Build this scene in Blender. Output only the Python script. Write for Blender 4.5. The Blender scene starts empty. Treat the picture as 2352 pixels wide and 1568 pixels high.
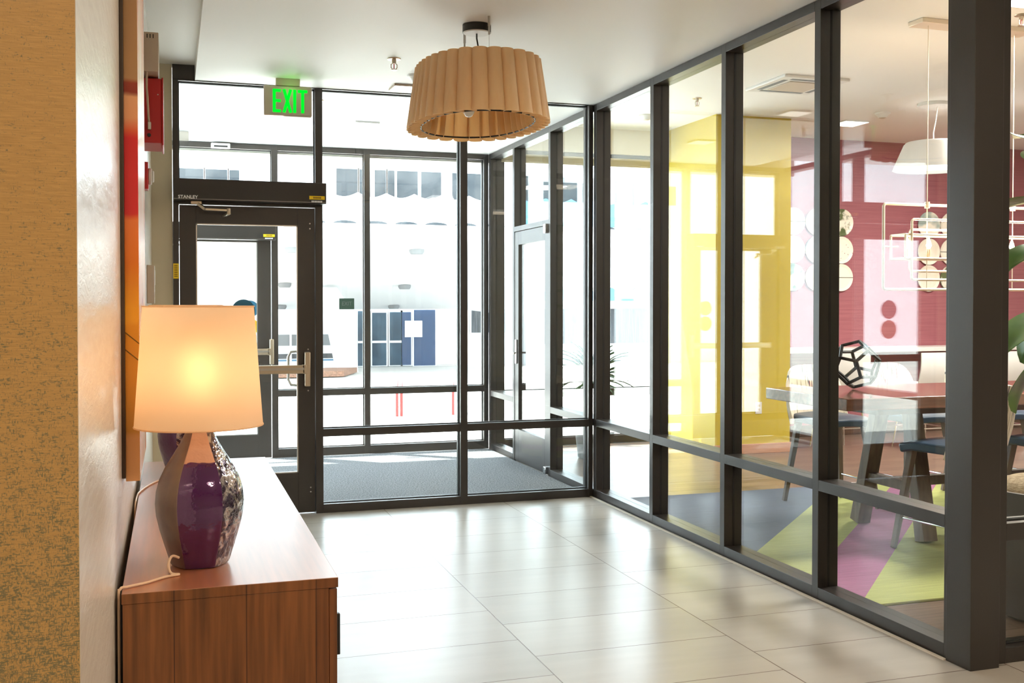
import bpy, math, random
from mathutils import Vector, Matrix
R = math.radians
PI = math.pi
random.seed(7)
sc = bpy.context.scene
col = sc.collection

# ---------------------------------------------------------------- camera
cam_d = bpy.data.cameras.new('camera')
cam = bpy.data.objects.new('camera', cam_d)
col.objects.link(cam)
cam.location = (0, 0, 1.45)
cam.rotation_euler = (R(90 - 1.06), 0, R(-17.9))
cam_d.lens = 36.98
cam_d.sensor_width = 36
cam_d.shift_y = -0.018
cam_d.clip_end = 400
sc.camera = cam

# ---------------------------------------------------------------- view, world, sun
sc.view_settings.view_transform = 'Standard'
sc.view_settings.look = 'None'
sc.view_settings.gamma = 1
sc.view_settings.exposure = 1.0
sc.cycles.max_bounces = 10
sc.cycles.diffuse_bounces = 5
sc.cycles.glossy_bounces = 5
sc.cycles.transparent_max_bounces = 40
sc.cycles.sample_clamp_indirect = 6.0
sc.cycles.caustics_reflective = False
sc.cycles.use_denoising = True

w = bpy.data.worlds.new('sky')
sc.world = w
w.use_nodes = True
wn = w.node_tree
bg = wn.nodes['Background']
bg.inputs[0].default_value = (0.80, 0.895, 1.0, 1)
bg.inputs[1].default_value = 5.5

def light(name, kind, loc, rot, power, color=(1, 1, 1), size=0.2, size_y=None):
    d = bpy.data.lights.new(name, kind)
    d.energy = power
    d.color = color
    if kind == 'AREA':
        d.size = size
        if size_y:
            d.shape = 'RECTANGLE'
            d.size_y = size_y
    elif kind == 'POINT':
        d.shadow_soft_size = size
    elif kind == 'SUN':
        d.angle = size
    o = bpy.data.objects.new(name, d)
    col.objects.link(o)
    o.location = loc
    o.rotation_euler = rot
    return o

# sun high over the street side, slightly from the left
sd = Vector((0.34, -0.30, -0.9)).normalized()
sun = light('sun', 'SUN', (0, 20, 20), (0, 0, 0), 20.0, (1.0, 0.96, 0.9), R(0.8))
sun.rotation_euler = sd.to_track_quat('-Z', 'Y').to_euler()

# light panels on the ceilings of the lobby behind the camera and of the dining room
WARM = (1.0, 0.80, 0.58)
SOFT = (1.0, 0.94, 0.86)
for (x, y, p) in ((1.2, -1.2, 30), (3.6, 0.6, 36), (1.6, 2.6, 10)):
    light('lobby_panel_light', 'AREA', (x, y, 2.88), (0, 0, 0), p, WARM, 0.5)
light('left_pier_light', 'AREA', (-0.7, 0.2, 2.88), (0, 0, 0), 7, WARM, 0.3)
for (x, y, p) in ((5.4, 5.0, 75), (7.2, 7.6, 80), (8.2, 4.8, 60)):
    light('dining_panel_light', 'AREA', (x, y, 3.22), (0, 0, 0), p, SOFT, 0.6)

# ---------------------------------------------------------------- materials
def new_mat(name):
    m = bpy.data.materials.new(name)
    m.use_nodes = True
    nt = m.node_tree
    for n in list(nt.nodes):
        nt.nodes.remove(n)
    out = nt.nodes.new('ShaderNodeOutputMaterial')
    return m, nt, out

def N(nt, typ, **kw):
    n = nt.nodes.new('ShaderNode' + typ)
    for k, v in kw.items():
        setattr(n, k, v)
    return n

def L(nt, a, b):
    nt.links.new(a, b)

def c4(c):
    return (c[0], c[1], c[2], 1)

def srgb(r, g, b):
    f = lambda v: ((v / 255) / 12.92) if v / 255 <= 0.04045 else (((v / 255) + 0.055) / 1.055) ** 2.4
    return (f(r), f(g), f(b))

def pbr(name, color, rough=0.5, metal=0.0, spec=0.5, coat=0.0, coat_rough=0.1, bump=None, vary=None, emit=None, estr=0.0, trans=0.0, sss=0):
    """bump=(scale, strength, stretch xyz) ; vary=(scale, colour2, stretch xyz)"""
    m, nt, out = new_mat(name)
    p = N(nt, 'BsdfPrincipled')
    p.inputs['Base Color'].default_value = c4(color)
    p.inputs['Roughness'].default_value = rough
    p.inputs['Metallic'].default_value = metal
    p.inputs['Specular IOR Level'].default_value = spec
    p.inputs['Coat Weight'].default_value = coat
    p.inputs['Coat Roughness'].default_value = coat_rough
    p.inputs['Transmission Weight'].default_value = trans
    if emit:
        p.inputs['Emission Color'].default_value = c4(emit)
        p.inputs['Emission Strength'].default_value = estr
    tc = None
    def mapped(st):
        tc = N(nt, 'TexCoord')
        mp = N(nt, 'Mapping')
        mp.inputs['Scale'].default_value = st
        L(nt, tc.outputs['Object'], mp.inputs[0])
        return mp.outputs[0]
    if vary:
        nz = N(nt, 'TexNoise')
        nz.inputs['Scale'].default_value = vary[0]
        nz.inputs['Detail'].default_value = 5
        L(nt, mapped(vary[2] if len(vary) > 2 else (1, 1, 1)), nz.inputs['Vector'])
        rp = N(nt, 'ValToRGB')
        rp.color_ramp.elements[0].position = 0.35
        rp.color_ramp.elements[1].position = 0.68
        rp.color_ramp.elements[0].color = c4(color)
        rp.color_ramp.elements[1].color = c4(vary[1])
        L(nt, nz.outputs[0], rp.inputs[0])
        L(nt, rp.outputs[0], p.inputs['Base Color'])
    if bump:
        nz = N(nt, 'TexNoise')
        nz.inputs['Scale'].default_value = bump[0]
        nz.inputs['Detail'].default_value = 4
        L(nt, mapped(bump[2] if len(bump) > 2 else (1, 1, 1)), nz.inputs['Vector'])
        b = N(nt, 'Bump')
        b.inputs['Strength'].default_value = bump[1]
        b.inputs['Distance'].default_value = 0.01
        L(nt, nz.outputs[0], b.inputs['Height'])
        L(nt, b.outputs[0], p.inputs['Normal'])
        if coat:
            L(nt, b.outputs[0], p.inputs['Coat Normal'])
    L(nt, p.outputs[0], out.inputs[0])
    return m

def glass_mat(name, tint=(0.97, 0.99, 0.98), f0=0.045):
    """thin pane: clear, with mirror reflection growing towards grazing angles"""
    m, nt, out = new_mat(name)
    geo = N(nt, 'NewGeometry')
    dot = N(nt, 'VectorMath', operation='DOT_PRODUCT')
    L(nt, geo.outputs['Incoming'], dot.inputs[0])
    L(nt, geo.outputs['Normal'], dot.inputs[1])
    ab = N(nt, 'Math', operation='ABSOLUTE'); L(nt, dot.outputs['Value'], ab.inputs[0])
    om = N(nt, 'Math', operation='SUBTRACT'); om.inputs[0].default_value = 1; L(nt, ab.outputs[0], om.inputs[1])
    pw = N(nt, 'Math', operation='POWER'); pw.inputs[1].default_value = 5; L(nt, om.outputs[0], pw.inputs[0])
    ma = N(nt, 'Math', operation='MULTIPLY_ADD'); ma.inputs[1].default_value = 1 - f0; ma.inputs[2].default_value = f0
    L(nt, pw.outputs[0], ma.inputs[0])
    tr = N(nt, 'BsdfTransparent'); tr.inputs[0].default_value = c4(tint)
    gl = N(nt, 'BsdfGlossy'); gl.inputs['Roughness'].default_value = 0.0
    mx = N(nt, 'MixShader')
    L(nt, ma.outputs[0], mx.inputs[0]); L(nt, tr.outputs[0], mx.inputs[1]); L(nt, gl.outputs[0], mx.inputs[2])
    L(nt, mx.outputs[0], out.inputs[0])
    return m

def emis(name, color, s):
    m, nt, out = new_mat(name)
    e = N(nt, 'Emission'); e.inputs[0].default_value = c4(color); e.inputs[1].default_value = s
    L(nt, e.outputs[0], out.inputs[0])
    return m

M = {}
M['glass'] = glass_mat('window_glass')
M['bronze'] = pbr('dark_bronze_aluminium', (0.036, 0.031, 0.028), 0.36, 0.3, 0.8, bump=(90, 0.02))
M['gasket'] = pbr('black_gasket', (0.01, 0.01, 0.01), 0.6)
M['housing'] = pbr('dark_housing', (0.035, 0.031, 0.029), 0.4, 0.2)
M['ceiling'] = pbr('white_ceiling_paint', (0.88, 0.875, 0.86), 0.55, bump=(60, 0.03))
M['soffit'] = pbr('outdoor_white', (0.8, 0.8, 0.8), 0.7, bump=(3, 0.05))
M['beige'] = pbr('beige_wall_paint', srgb(206, 194, 168), 0.7, bump=(120, 0.04))
M['offwhite'] = pbr('offwhite_wall_paint', srgb(226, 218, 204), 0.7, bump=(120, 0.04))
M['yellow'] = pbr('yellow_wall_paint', srgb(202, 180, 66), 0.55, bump=(100, 0.03))
M['steel'] = pbr('brushed_steel', (0.55, 0.53, 0.50), 0.28, 1.0, bump=(150, 0.03, (1, 1, 0.1)))
M['satin'] = pbr('satin_champagne_metal', srgb(196, 180, 158), 0.32, 0.85, bump=(150, 0.02))
M['chrome'] = pbr('chrome', (0.8, 0.8, 0.8), 0.08, 1.0)
M['white'] = pbr('white_plastic', (0.75, 0.74, 0.72), 0.4, bump=(200, 0.01))
M['putty'] = pbr('putty_plastic', srgb(190, 174, 156), 0.5, bump=(200, 0.01))
M['red'] = pbr('red_enamel', srgb(184, 34, 36), 0.4, bump=(150, 0.01))
M['black'] = pbr('black_plastic', (0.012, 0.012, 0.012), 0.35)
M['sticker'] = pbr('yellow_sticker', srgb(240, 200, 20), 0.5)
M['print'] = pbr('dark_print', srgb(110, 84, 10), 0.6)
M['whiteprint'] = pbr('white_print', (0.8, 0.8, 0.8), 0.6)
M['green'] = emis('green_letters', (0.0, 0.95, 0.02), 0.75)
M['panel'] = emis('lit_diffuser', (1.0, 0.96, 0.88), 2.4)
M['bulb'] = pbr('frosted_bulb', (0.85, 0.84, 0.82), 0.2, trans=0.0)
M['flame'] = emis('hot_filament', (1.0, 0.75, 0.42), 40)
M['lit_bulb'] = emis('lit_warm_bulb', (1.0, .64, .36), 7.0)
M['walnut_dark'] = pbr('dark_wood', srgb(96, 70, 55), 0.45, vary=(3, srgb(74, 54, 44), (1, 12, 12)))
M['legwood'] = pbr('grey_brown_wood', srgb(120, 103, 88), 0.5, vary=(4, srgb(98, 82, 70), (8, 8, 1)))
M['tabletop'] = pbr('table_wood', srgb(140, 92, 74), 0.16, coat=0.5, coat_rough=0.08, vary=(3, srgb(110, 72, 58), (1, 14, 14)))
M['seat'] = pbr('slate_blue_vinyl', srgb(62, 80, 100), 0.32, bump=(80, 0.05))
M['rack'] = pbr('matt_black_metal', (0.014, 0.014, 0.015), 0.4, 0.3)
M['cream'] = pbr('cream_metal', srgb(235, 220, 200), 0.35, 0.3)
M['baseb'] = pbr('wood_baseboard', srgb(200, 150, 118), 0.5, vary=(4, srgb(184, 134, 104), (1, 12, 12)))
M['leaf'] = pbr('fiddle_leaf', srgb(70, 118, 52), 0.35, vary=(9, srgb(112, 150, 80)), spec=0.5)
M['yucca'] = pbr('yucca_leaf', srgb(46, 84, 50), 0.4, vary=(6, srgb(120, 150, 110), (12, 12, 1)))
M['bark'] = pbr('brown_bark', srgb(92, 70, 52), 0.8, bump=(30, 0.4))
M['moss'] = pbr('dried_moss', srgb(190, 168, 138), 0.9, bump=(60, 0.8), vary=(40, srgb(150, 128, 100)))
M['planter'] = pbr('charcoal_planter', (0.05, 0.05, 0.055), 0.3)
M['greypot'] = pbr('pale_grey_pot', srgb(170, 176, 180), 0.4)
M['decal_blue'] = pbr('blue_decal', srgb(38, 104, 134), 0.5)
M['decal_yellow'] = pbr('yellow_decal', srgb(230, 180, 30), 0.5)
M['exitgreen'] = pbr('dark_green_sign', srgb(40, 72, 60), 0.5)
M['blue_paint'] = pbr('blue_paint', srgb(34, 62, 96), 0.5)
M['red_paint'] = pbr('red_pipe_paint', srgb(190, 40, 40), 0.5)
M['shadow_frame'] = pbr('dark_float_frame', srgb(62, 46, 30), 0.5)
M['cord'] = pbr('clear_cord', srgb(235, 205, 175), 0.25, bump=(100, 0.02))
M['bcord'] = pbr('black_cord', (0.01, 0.01, 0.01), 0.5)
M['wire'] = pbr('steel_wire', (0.5, 0.48, 0.45), 0.3, 0.8)
M['mulch'] = pbr('bark_mulch', srgb(150, 112, 92), 0.95, vary=(25, srgb(90, 66, 52)), bump=(40, 0.8))
M['brick'] = None
M['facade'] = pbr('white_stucco', (0.72, 0.73, 0.74), 0.8, bump=(2, 0.1))
M['facade_grey'] = pbr('pale_grey_panel', (0.16, 0.17, 0.18), 0.7, bump=(2, 0.05))
M['skyblue'] = pbr('sky_blue_panel', srgb(70, 112, 140), 0.6, bump=(2, 0.05))
M['farglass'] = pbr('far_window_glass', (0.030, 0.036, 0.042), 0.35, 0.0, 0.1, vary=(1.3, (0.06, 0.065, 0.07)))
M['doorglass'] = pbr('blue_door_glass', (0.015, 0.04, 0.065), 0.3, 0, 0.2, vary=(1.6, (0.045, 0.09, 0.13)))
M['curtain'] = pbr('grey_curtain', (0.085, 0.09, 0.10), 0.8, vary=(5, (0.03, 0.035, 0.04), (8, 1, 0.2)))

def mat_tile():
    m, nt, out = new_mat('porcelain_floor_tile')
    tc = N(nt, 'TexCoord')
    sp = N(nt, 'SeparateXYZ'); L(nt, tc.outputs['Object'], sp.inputs[0])
    sx = N(nt, 'Math', operation='SUBTRACT'); L(nt, sp.outputs[0], sx.inputs[0]); sx.inputs[1].default_value = 1.413
    sy = N(nt, 'Math', operation='SUBTRACT'); L(nt, sp.outputs[1], sy.inputs[0]); sy.inputs[1].default_value = 6.54
    cb = N(nt, 'CombineXYZ'); L(nt, sy.outputs[0], cb.inputs[0]); L(nt, sx.outputs[0], cb.inputs[1])
    br = N(nt, 'TexBrick'); L(nt, cb.outputs[0], br.inputs['Vector'])
    br.offset = 0.5
    br.inputs['Scale'].default_value = 1
    br.inputs['Brick Width'].default_value = 0.4505
    br.inputs['Row Height'].default_value = 0.885
    br.inputs['Mortar Size'].default_value = 0.0028
    br.inputs['Mortar Smooth'].default_value = 0.2
    br.inputs['Bias'].default_value = 0
    br.inputs['Color1'].default_value = c4(srgb(180, 176, 169))
    br.inputs['Color2'].default_value = c4(srgb(172, 168, 161))
    br.inputs['Mortar'].default_value = c4(srgb(96, 76, 62))
    mp = N(nt, 'Mapping'); mp.inputs['Scale'].default_value = (1.0, 7, 1); L(nt, tc.outputs['Object'], mp.inputs[0])
    nz = N(nt, 'TexNoise'); nz.inputs['Scale'].default_value = 1.6; nz.inputs['Detail'].default_value = 6; L(nt, mp.outputs[0], nz.inputs['Vector'])
    rp = N(nt, 'ValToRGB'); rp.color_ramp.elements[0].position = .3; rp.color_ramp.elements[1].position = .7
    rp.color_ramp.elements[0].color = (0.93, 0.93, 0.93, 1); rp.color_ramp.elements[1].color = (1.03, 1.03, 1.03, 1)
    L(nt, nz.outputs[0], rp.inputs[0])
    mx = N(nt, 'MixRGB', blend_type='MULTIPLY'); mx.inputs[0].default_value = 1
    L(nt, br.outputs['Color'], mx.inputs[1]); L(nt, rp.outputs[0], mx.inputs[2])
    p = N(nt, 'BsdfPrincipled'); L(nt, mx.outputs[0], p.inputs['Base Color'])
    p.inputs['Roughness'].default_value = 0.28
    p.inputs['Specular IOR Level'].default_value = 0.42
    b = N(nt, 'Bump'); b.inputs['Strength'].default_value = 0.4; b.inputs['Distance'].default_value = 0.002; b.invert = True
    L(nt, br.outputs['Fac'], b.inputs['Height']); L(nt, b.outputs[0], p.inputs['Normal'])
    L(nt, p.outputs[0], out.inputs[0])
    return m
M['tile'] = mat_tile()

def mat_planks(name, c1, c2, mort, wd, ht, rough, sw=False, along='x', grain=0.35):
    m, nt, out = new_mat(name)
    tc = N(nt, 'TexCoord')
    sp = N(nt, 'SeparateXYZ'); L(nt, tc.outputs['Object'], sp.inputs[0])
    cb = N(nt, 'CombineXYZ')
    a, b_ = {'x': (0, 1), 'y': (1, 0), 'xz': (0, 2), 'zy': (2, 1), 'zx': (2, 0)}[along]
    L(nt, sp.outputs[a], cb.inputs[0]); L(nt, sp.outputs[b_], cb.inputs[1])
    br = N(nt, 'TexBrick'); L(nt, cb.outputs[0], br.inputs['Vector'])
    br.offset = 0.37
    for k, v in (('Scale', 1), ('Brick Width', wd), ('Row Height', ht), ('Mortar Size', 0.0015), ('Mortar Smooth', .1), ('Bias', 0)):
        br.inputs[k].default_value = v
    br.inputs['Color1'].default_value = c4(c1); br.inputs['Color2'].default_value = c4(c2); br.inputs['Mortar'].default_value = c4(mort)
    mp = N(nt, 'Mapping'); mp.inputs['Scale'].default_value = (1.2, 22, 1); L(nt, cb.outputs[0], mp.inputs[0])
    nz = N(nt, 'TexNoise'); nz.inputs['Scale'].default_value = 2.5; nz.inputs['Detail'].default_value = 8; L(nt, mp.outputs[0], nz.inputs['Vector'])
    rp = N(nt, 'ValToRGB'); rp.color_ramp.elements[0].position = .3; rp.color_ramp.elements[1].position = .7
    g = 1 - grain
    rp.color_ramp.elements[0].color = (g, g, g, 1); rp.color_ramp.elements[1].color = (1.15, 1.15, 1.15, 1)
    L(nt, nz.outputs[0], rp.inputs[0])
    mx = N(nt, 'MixRGB', blend_type='MULTIPLY'); mx.inputs[0].default_value = 1
    L(nt, br.outputs['Color'], mx.inputs[1]); L(nt, rp.outputs[0], mx.inputs[2])
    p = N(nt, 'BsdfPrincipled'); L(nt, mx.outputs[0], p.inputs['Base Color']); p.inputs['Roughness'].default_value = rough
    L(nt, p.outputs[0], out.inputs[0])
    return m
M['planks'] = mat_planks('brown_floor_planks', srgb(142, 118, 102), srgb(120, 99, 86), srgb(60, 48, 42), 1.2, 0.15, 0.3)
M['console_side'] = mat_planks('walnut_veneer', srgb(140, 86, 46), srgb(116, 68, 36), srgb(84, 48, 26), 9, 0.16, 0.35, along='zx', grain=.5)
M['console_top'] = mat_planks('walnut_top', srgb(176, 104, 62), srgb(168, 98, 58), srgb(168, 98, 58), 9, 0.6, 0.4, along='y', grain=0.22)
ct = M['console_top'].node_tree.nodes['Principled BSDF']; ct.inputs['Specular IOR Level'].default_value = 0.9; ct.inputs['Coat Weight'].default_value = 1.0; ct.inputs['Coat Roughness'].default_value = 0.30; ct.inputs['Coat IOR'].default_value = 1.9
M['brick'] = mat_planks('cream_brick', srgb(226, 206, 190), srgb(214, 192, 176), srgb(190, 170, 156), 0.6, 0.2, 0.8, along='xz', grain=0.15)

def mat_wallpaper():
    """tan woven wallpaper; the pattern has denser grey-green threads on its lower part"""
    m, nt, out = new_mat('woven_wallpaper')
    tc = N(nt, 'TexCoord')
    def nz(sc_, scl, det=3):
        mp = N(nt, 'Mapping'); mp.inputs['Scale'].default_value = sc_; L(nt, tc.outputs['Object'], mp.inputs[0])
        n = N(nt, 'TexNoise'); n.inputs['Scale'].default_value = scl; n.inputs['Detail'].default_value = det
        L(nt, mp.outputs[0], n.inputs['Vector']); return n.outputs[0]
    def mth(op, a, b=None, v=None):
        n = N(nt, 'Math', operation=op); L(nt, a, n.inputs[0])
        if b is not None: L(nt, b, n.inputs[1])
        if v is not None: n.inputs[1].default_value = v
        return n.outputs[0]
    h = nz((170, 170, 560), 1.0); v = nz((560, 560, 170), 1.0)
    sp = N(nt, 'SeparateXYZ'); L(nt, tc.outputs['Object'], sp.inputs[0])
    mr = N(nt, 'MapRange'); L(nt, sp.outputs[2], mr.inputs[0])
    mr.inputs[1].default_value = 0.7; mr.inputs[2].default_value = 1.65; mr.inputs[3].default_value = 0.06; mr.inputs[4].default_value = -0.14
    mxx = mth('MAXIMUM', h, v)
    big = nz((60, 60, 60), 1.0, 2)
    s = mth('ADD', mxx, mr.outputs[0]); s = mth('ADD', s, mth('MULTIPLY', big, v=0.25))
    rp = N(nt, 'ValToRGB'); rp.color_ramp.elements[0].position = .62; rp.color_ramp.elements[1].position = .74
    rp.color_ramp.elements[0].color = c4(srgb(204, 162, 100)); rp.color_ramp.elements[1].color = c4(srgb(132, 124, 92))
    L(nt, s, rp.inputs[0])
    fine = nz((30, 30, 700), 1.0)
    rp2 = N(nt, 'ValToRGB'); rp2.color_ramp.elements[0].position = .3; rp2.color_ramp.elements[1].position = .7
    rp2.color_ramp.elements[0].color = (.82, .82, .82, 1); rp2.color_ramp.elements[1].color = (1.06, 1.06, 1.06, 1)
    L(nt, fine, rp2.inputs[0])
    mx = N(nt, 'MixRGB', blend_type='MULTIPLY'); mx.inputs[0].default_value = 1
    L(nt, rp.outputs[0], mx.inputs[1]); L(nt, rp2.outputs[0], mx.inputs[2])
    p = N(nt, 'BsdfPrincipled'); L(nt, mx.outputs[0], p.inputs['Base Color']); p.inputs['Roughness'].default_value = 0.42
    cr = nz((22, 60, 60), 1.0, 5)
    cr2 = mth('ADD', mth('MULTIPLY', cr, v=1.0), mth('MULTIPLY', s, v=0.12))
    b = N(nt, 'Bump'); b.inputs['Strength'].default_value = 0.16; b.inputs['Distance'].default_value = 0.006
    L(nt, cr2, b.inputs['Height']); L(nt, b.outputs[0], p.inputs['Normal'])
    L(nt, p.outputs[0], out.inputs[0])
    return m
M['wallpaper'] = mat_wallpaper()

def mat_sheen_wall():
    """vinyl wallpaper with a crinkled, satin surface"""
    m, nt, out = new_mat('crinkled_vinyl_wallpaper')
    tc = N(nt, 'TexCoord')
    mp = N(nt, 'Mapping'); mp.inputs['Scale'].default_value = (1, .35, 1.6); L(nt, tc.outputs['Object'], mp.inputs[0])
    vo = N(nt, 'TexNoise'); vo.inputs['Scale'].default_value = 26; vo.inputs['Detail'].default_value = 8; vo.inputs['Roughness'].default_value = .62
    vo.inputs['Distortion'].default_value = 1.2
    L(nt, mp.outputs[0], vo.inputs['Vector'])
    p = N(nt, 'BsdfPrincipled'); p.inputs['Base Color'].default_value = c4(srgb(228, 222, 212)); p.inputs['Roughness'].default_value = 0.2
    p.inputs['Specular IOR Level'].default_value = 1.0
    b = N(nt, 'Bump'); b.inputs['Strength'].default_value = 0.4; b.inputs['Distance'].default_value = 0.004
    L(nt, vo.outputs[0], b.inputs['Height']); L(nt, b.outputs[0], p.inputs['Normal'])
    L(nt, p.outputs[0], out.inputs[0])
    return m
M['vinyl'] = mat_sheen_wall()

def mat_painting():
    """abstract canvas: bands of peach, red, orange and gold from top to bottom"""
    m, nt, out = new_mat('abstract_canvas_paint')
    tc = N(nt, 'TexCoord')
    sp = N(nt, 'SeparateXYZ'); L(nt, tc.outputs['Object'], sp.inputs[0])
    nz = N(nt, 'TexNoise'); nz.inputs['Scale'].default_value = 5; nz.inputs['Detail'].default_value = 4; L(nt, tc.outputs['Object'], nz.inputs['Vector'])
    ma = N(nt, 'Math', operation='MULTIPLY_ADD'); L(nt, nz.outputs[0], ma.inputs[0]); ma.inputs[1].default_value = .06; L(nt, sp.outputs[2], ma.inputs[2])
    mr = N(nt, 'MapRange'); L(nt, ma.outputs[0], mr.inputs[0]); mr.inputs[1].default_value = 1.0; mr.inputs[2].default_value = 2.4
    rp = N(nt, 'ValToRGB'); e = rp.color_ramp.elements
    rp.color_ramp.interpolation = 'LINEAR'
    stops = [(0.0, (228, 176, 122)), (0.095, (222, 166, 110)), (0.105, (204, 150, 66)), (0.25, (206, 148, 50)), (0.34, (228, 160, 20)), (0.42, (226, 120, 16)),
             (0.50, (236, 124, 54)), (0.512, (214, 40, 40)), (0.65, (220, 30, 34)), (0.665, (232, 96, 52)), (0.69, (240, 164, 112)),
             (0.728, (238, 172, 120)), (0.732, (150, 48, 24)), (0.752, (160, 56, 28)), (0.756, (186, 140, 92)), (1.0, (176, 136, 92))]
    e[0].position = 0; e[0].color = c4(srgb(*stops[0][1])); e[1].position = 1; e[1].color = c4(srgb(*stops[-1][1]))
    for pos, cc in stops[1:-1]:
        q = e.new(pos); q.color = c4(srgb(*cc))
    L(nt, mr.outputs[0], rp.inputs[0])
    p = N(nt, 'BsdfPrincipled'); L(nt, rp.outputs[0], p.inputs['Base Color']); p.inputs['Roughness'].default_value = .4
    L(nt, p.outputs[0], out.inputs[0])
    return m
M['painting'] = mat_painting()
M['canvas_face'] = pbr('canvas_varnish', srgb(225, 190, 150), 0.25, spec=0.7, vary=(4, srgb(210, 120, 70)), bump=(80, .05))

def mat_rug():
    m, nt, out = new_mat('striped_rug')
    tc = N(nt, 'TexCoord')
    sp = N(nt, 'SeparateXYZ'); L(nt, tc.outputs['Object'], sp.inputs[0])
    d = N(nt, 'Math', operation='SUBTRACT'); L(nt, sp.outputs[1], d.inputs[0]); L(nt, sp.outputs[0], d.inputs[1])
    mr = N(nt, 'MapRange'); L(nt, d.outputs[0], mr.inputs[0]); mr.inputs[1].default_value = -4; mr.inputs[2].default_value = 4
    rp = N(nt, 'ValToRGB'); rp.color_ramp.interpolation = 'CONSTANT'; e = rp.color_ramp.elements
    G, P_, V = srgb(172, 176, 102), srgb(160, 98, 136), srgb(84, 92, 112)
    def pos(v): return (v + 4) / 8
    stops = [(0, P_), (pos(-1.4), V), (pos(-0.55), G), (pos(-0.1), P_), (pos(0.35), G), (pos(1.12), P_), (pos(1.545), G), (pos(2.12), V)]
    e[0].position = 0; e[0].color = c4(P_); e[1].position = pos(2.12); e[1].color = c4(V)
    for ps, cc in stops[1:-1]:
        q = e.new(ps); q.color = c4(cc)
    L(nt, mr.outputs[0], rp.inputs[0])
    mp = N(nt, 'Mapping'); mp.inputs['Scale'].default_value = (1, 9, 1); L(nt, tc.outputs['Object'], mp.inputs[0])
    nz = N(nt, 'TexNoise'); nz.inputs['Scale'].default_value = 5; nz.inputs['Detail'].default_value = 5; L(nt, mp.outputs[0], nz.inputs['Vector'])
    rp2 = N(nt, 'ValToRGB'); rp2.color_ramp.elements[0].position = .3; rp2.color_ramp.elements[1].position = .7
    rp2.color_ramp.elements[0].color = (.86, .86, .86, 1); rp2.color_ramp.elements[1].color = (1.05, 1.05, 1.05, 1); L(nt, nz.outputs[0], rp2.inputs[0])
    mx = N(nt, 'MixRGB', blend_type='MULTIPLY'); mx.inputs[0].default_value = 1; L(nt, rp.outputs[0], mx.inputs[1]); L(nt, rp2.outputs[0], mx.inputs[2])
    p = N(nt, 'BsdfPrincipled'); L(nt, mx.outputs[0], p.inputs['Base Color']); p.inputs['Roughness'].default_value = .85
    b = N(nt, 'Bump'); b.inputs['Strength'].default_value = .3; b.inputs['Distance'].default_value = .004
    n3 = N(nt, 'TexNoise'); n3.inputs['Scale'].default_value = 160; L(nt, tc.outputs['Object'], n3.inputs['Vector'])
    L(nt, n3.outputs[0], b.inputs['Height']); L(nt, b.outputs[0], p.inputs['Normal'])
    L(nt, p.outputs[0], out.inputs[0])
    return m
M['rug'] = mat_rug()

def mat_maroon():
    m, nt, out = new_mat('maroon_grasscloth')
    tc = N(nt, 'TexCoord')
    mp = N(nt, 'Mapping'); mp.inputs['Scale'].default_value = (1.5, 1, 45); L(nt, tc.outputs['Object'], mp.inputs[0])
    nz = N(nt, 'TexNoise'); nz.inputs['Scale'].default_value = 1.2; nz.inputs['Detail'].default_value = 5; L(nt, mp.outputs[0], nz.inputs['Vector'])
    rp = N(nt, 'ValToRGB'); rp.color_ramp.elements[0].position = .3; rp.color_ramp.elements[1].position = .72
    rp.color_ramp.elements[0].color = c4(srgb(146, 82, 92)); rp.color_ramp.elements[1].color = c4(srgb(164, 98, 106)); L(nt, nz.outputs[0], rp.inputs[0])
    p = N(nt, 'BsdfPrincipled'); L(nt, rp.outputs[0], p.inputs['Base Color']); p.inputs['Roughness'].default_value = .6
    L(nt, p.outputs[0], out.inputs[0])
    return m
M['maroon'] = mat_maroon()

def mat_mat():
    m, nt, out = new_mat('entrance_mat')
    tc = N(nt, 'TexCoord')
    nz = N(nt, 'TexNoise'); nz.inputs['Scale'].default_value = 85; nz.inputs['Detail'].default_value = 4; L(nt, tc.outputs['Object'], nz.inputs['Vector'])
    rp = N(nt, 'ValToRGB'); rp.color_ramp.elements[0].position = .42; rp.color_ramp.elements[1].position = .58
    rp.color_ramp.elements[0].color = c4(srgb(62, 65, 69)); rp.color_ramp.elements[1].color = c4(srgb(116, 119, 123)); L(nt, nz.outputs[0], rp.inputs[0])
    p = N(nt, 'BsdfPrincipled'); L(nt, rp.outputs[0], p.inputs['Base Color']); p.inputs['Roughness'].default_value = .95
    b = N(nt, 'Bump'); b.inputs['Strength'].default_value = .6; b.inputs['Distance'].default_value = .005
    L(nt, nz.outputs[0], b.inputs['Height']); L(nt, b.outputs[0], p.inputs['Normal'])
    L(nt, p.outputs[0], out.inputs[0])
    return m
M['mat'] = mat_mat()

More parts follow.
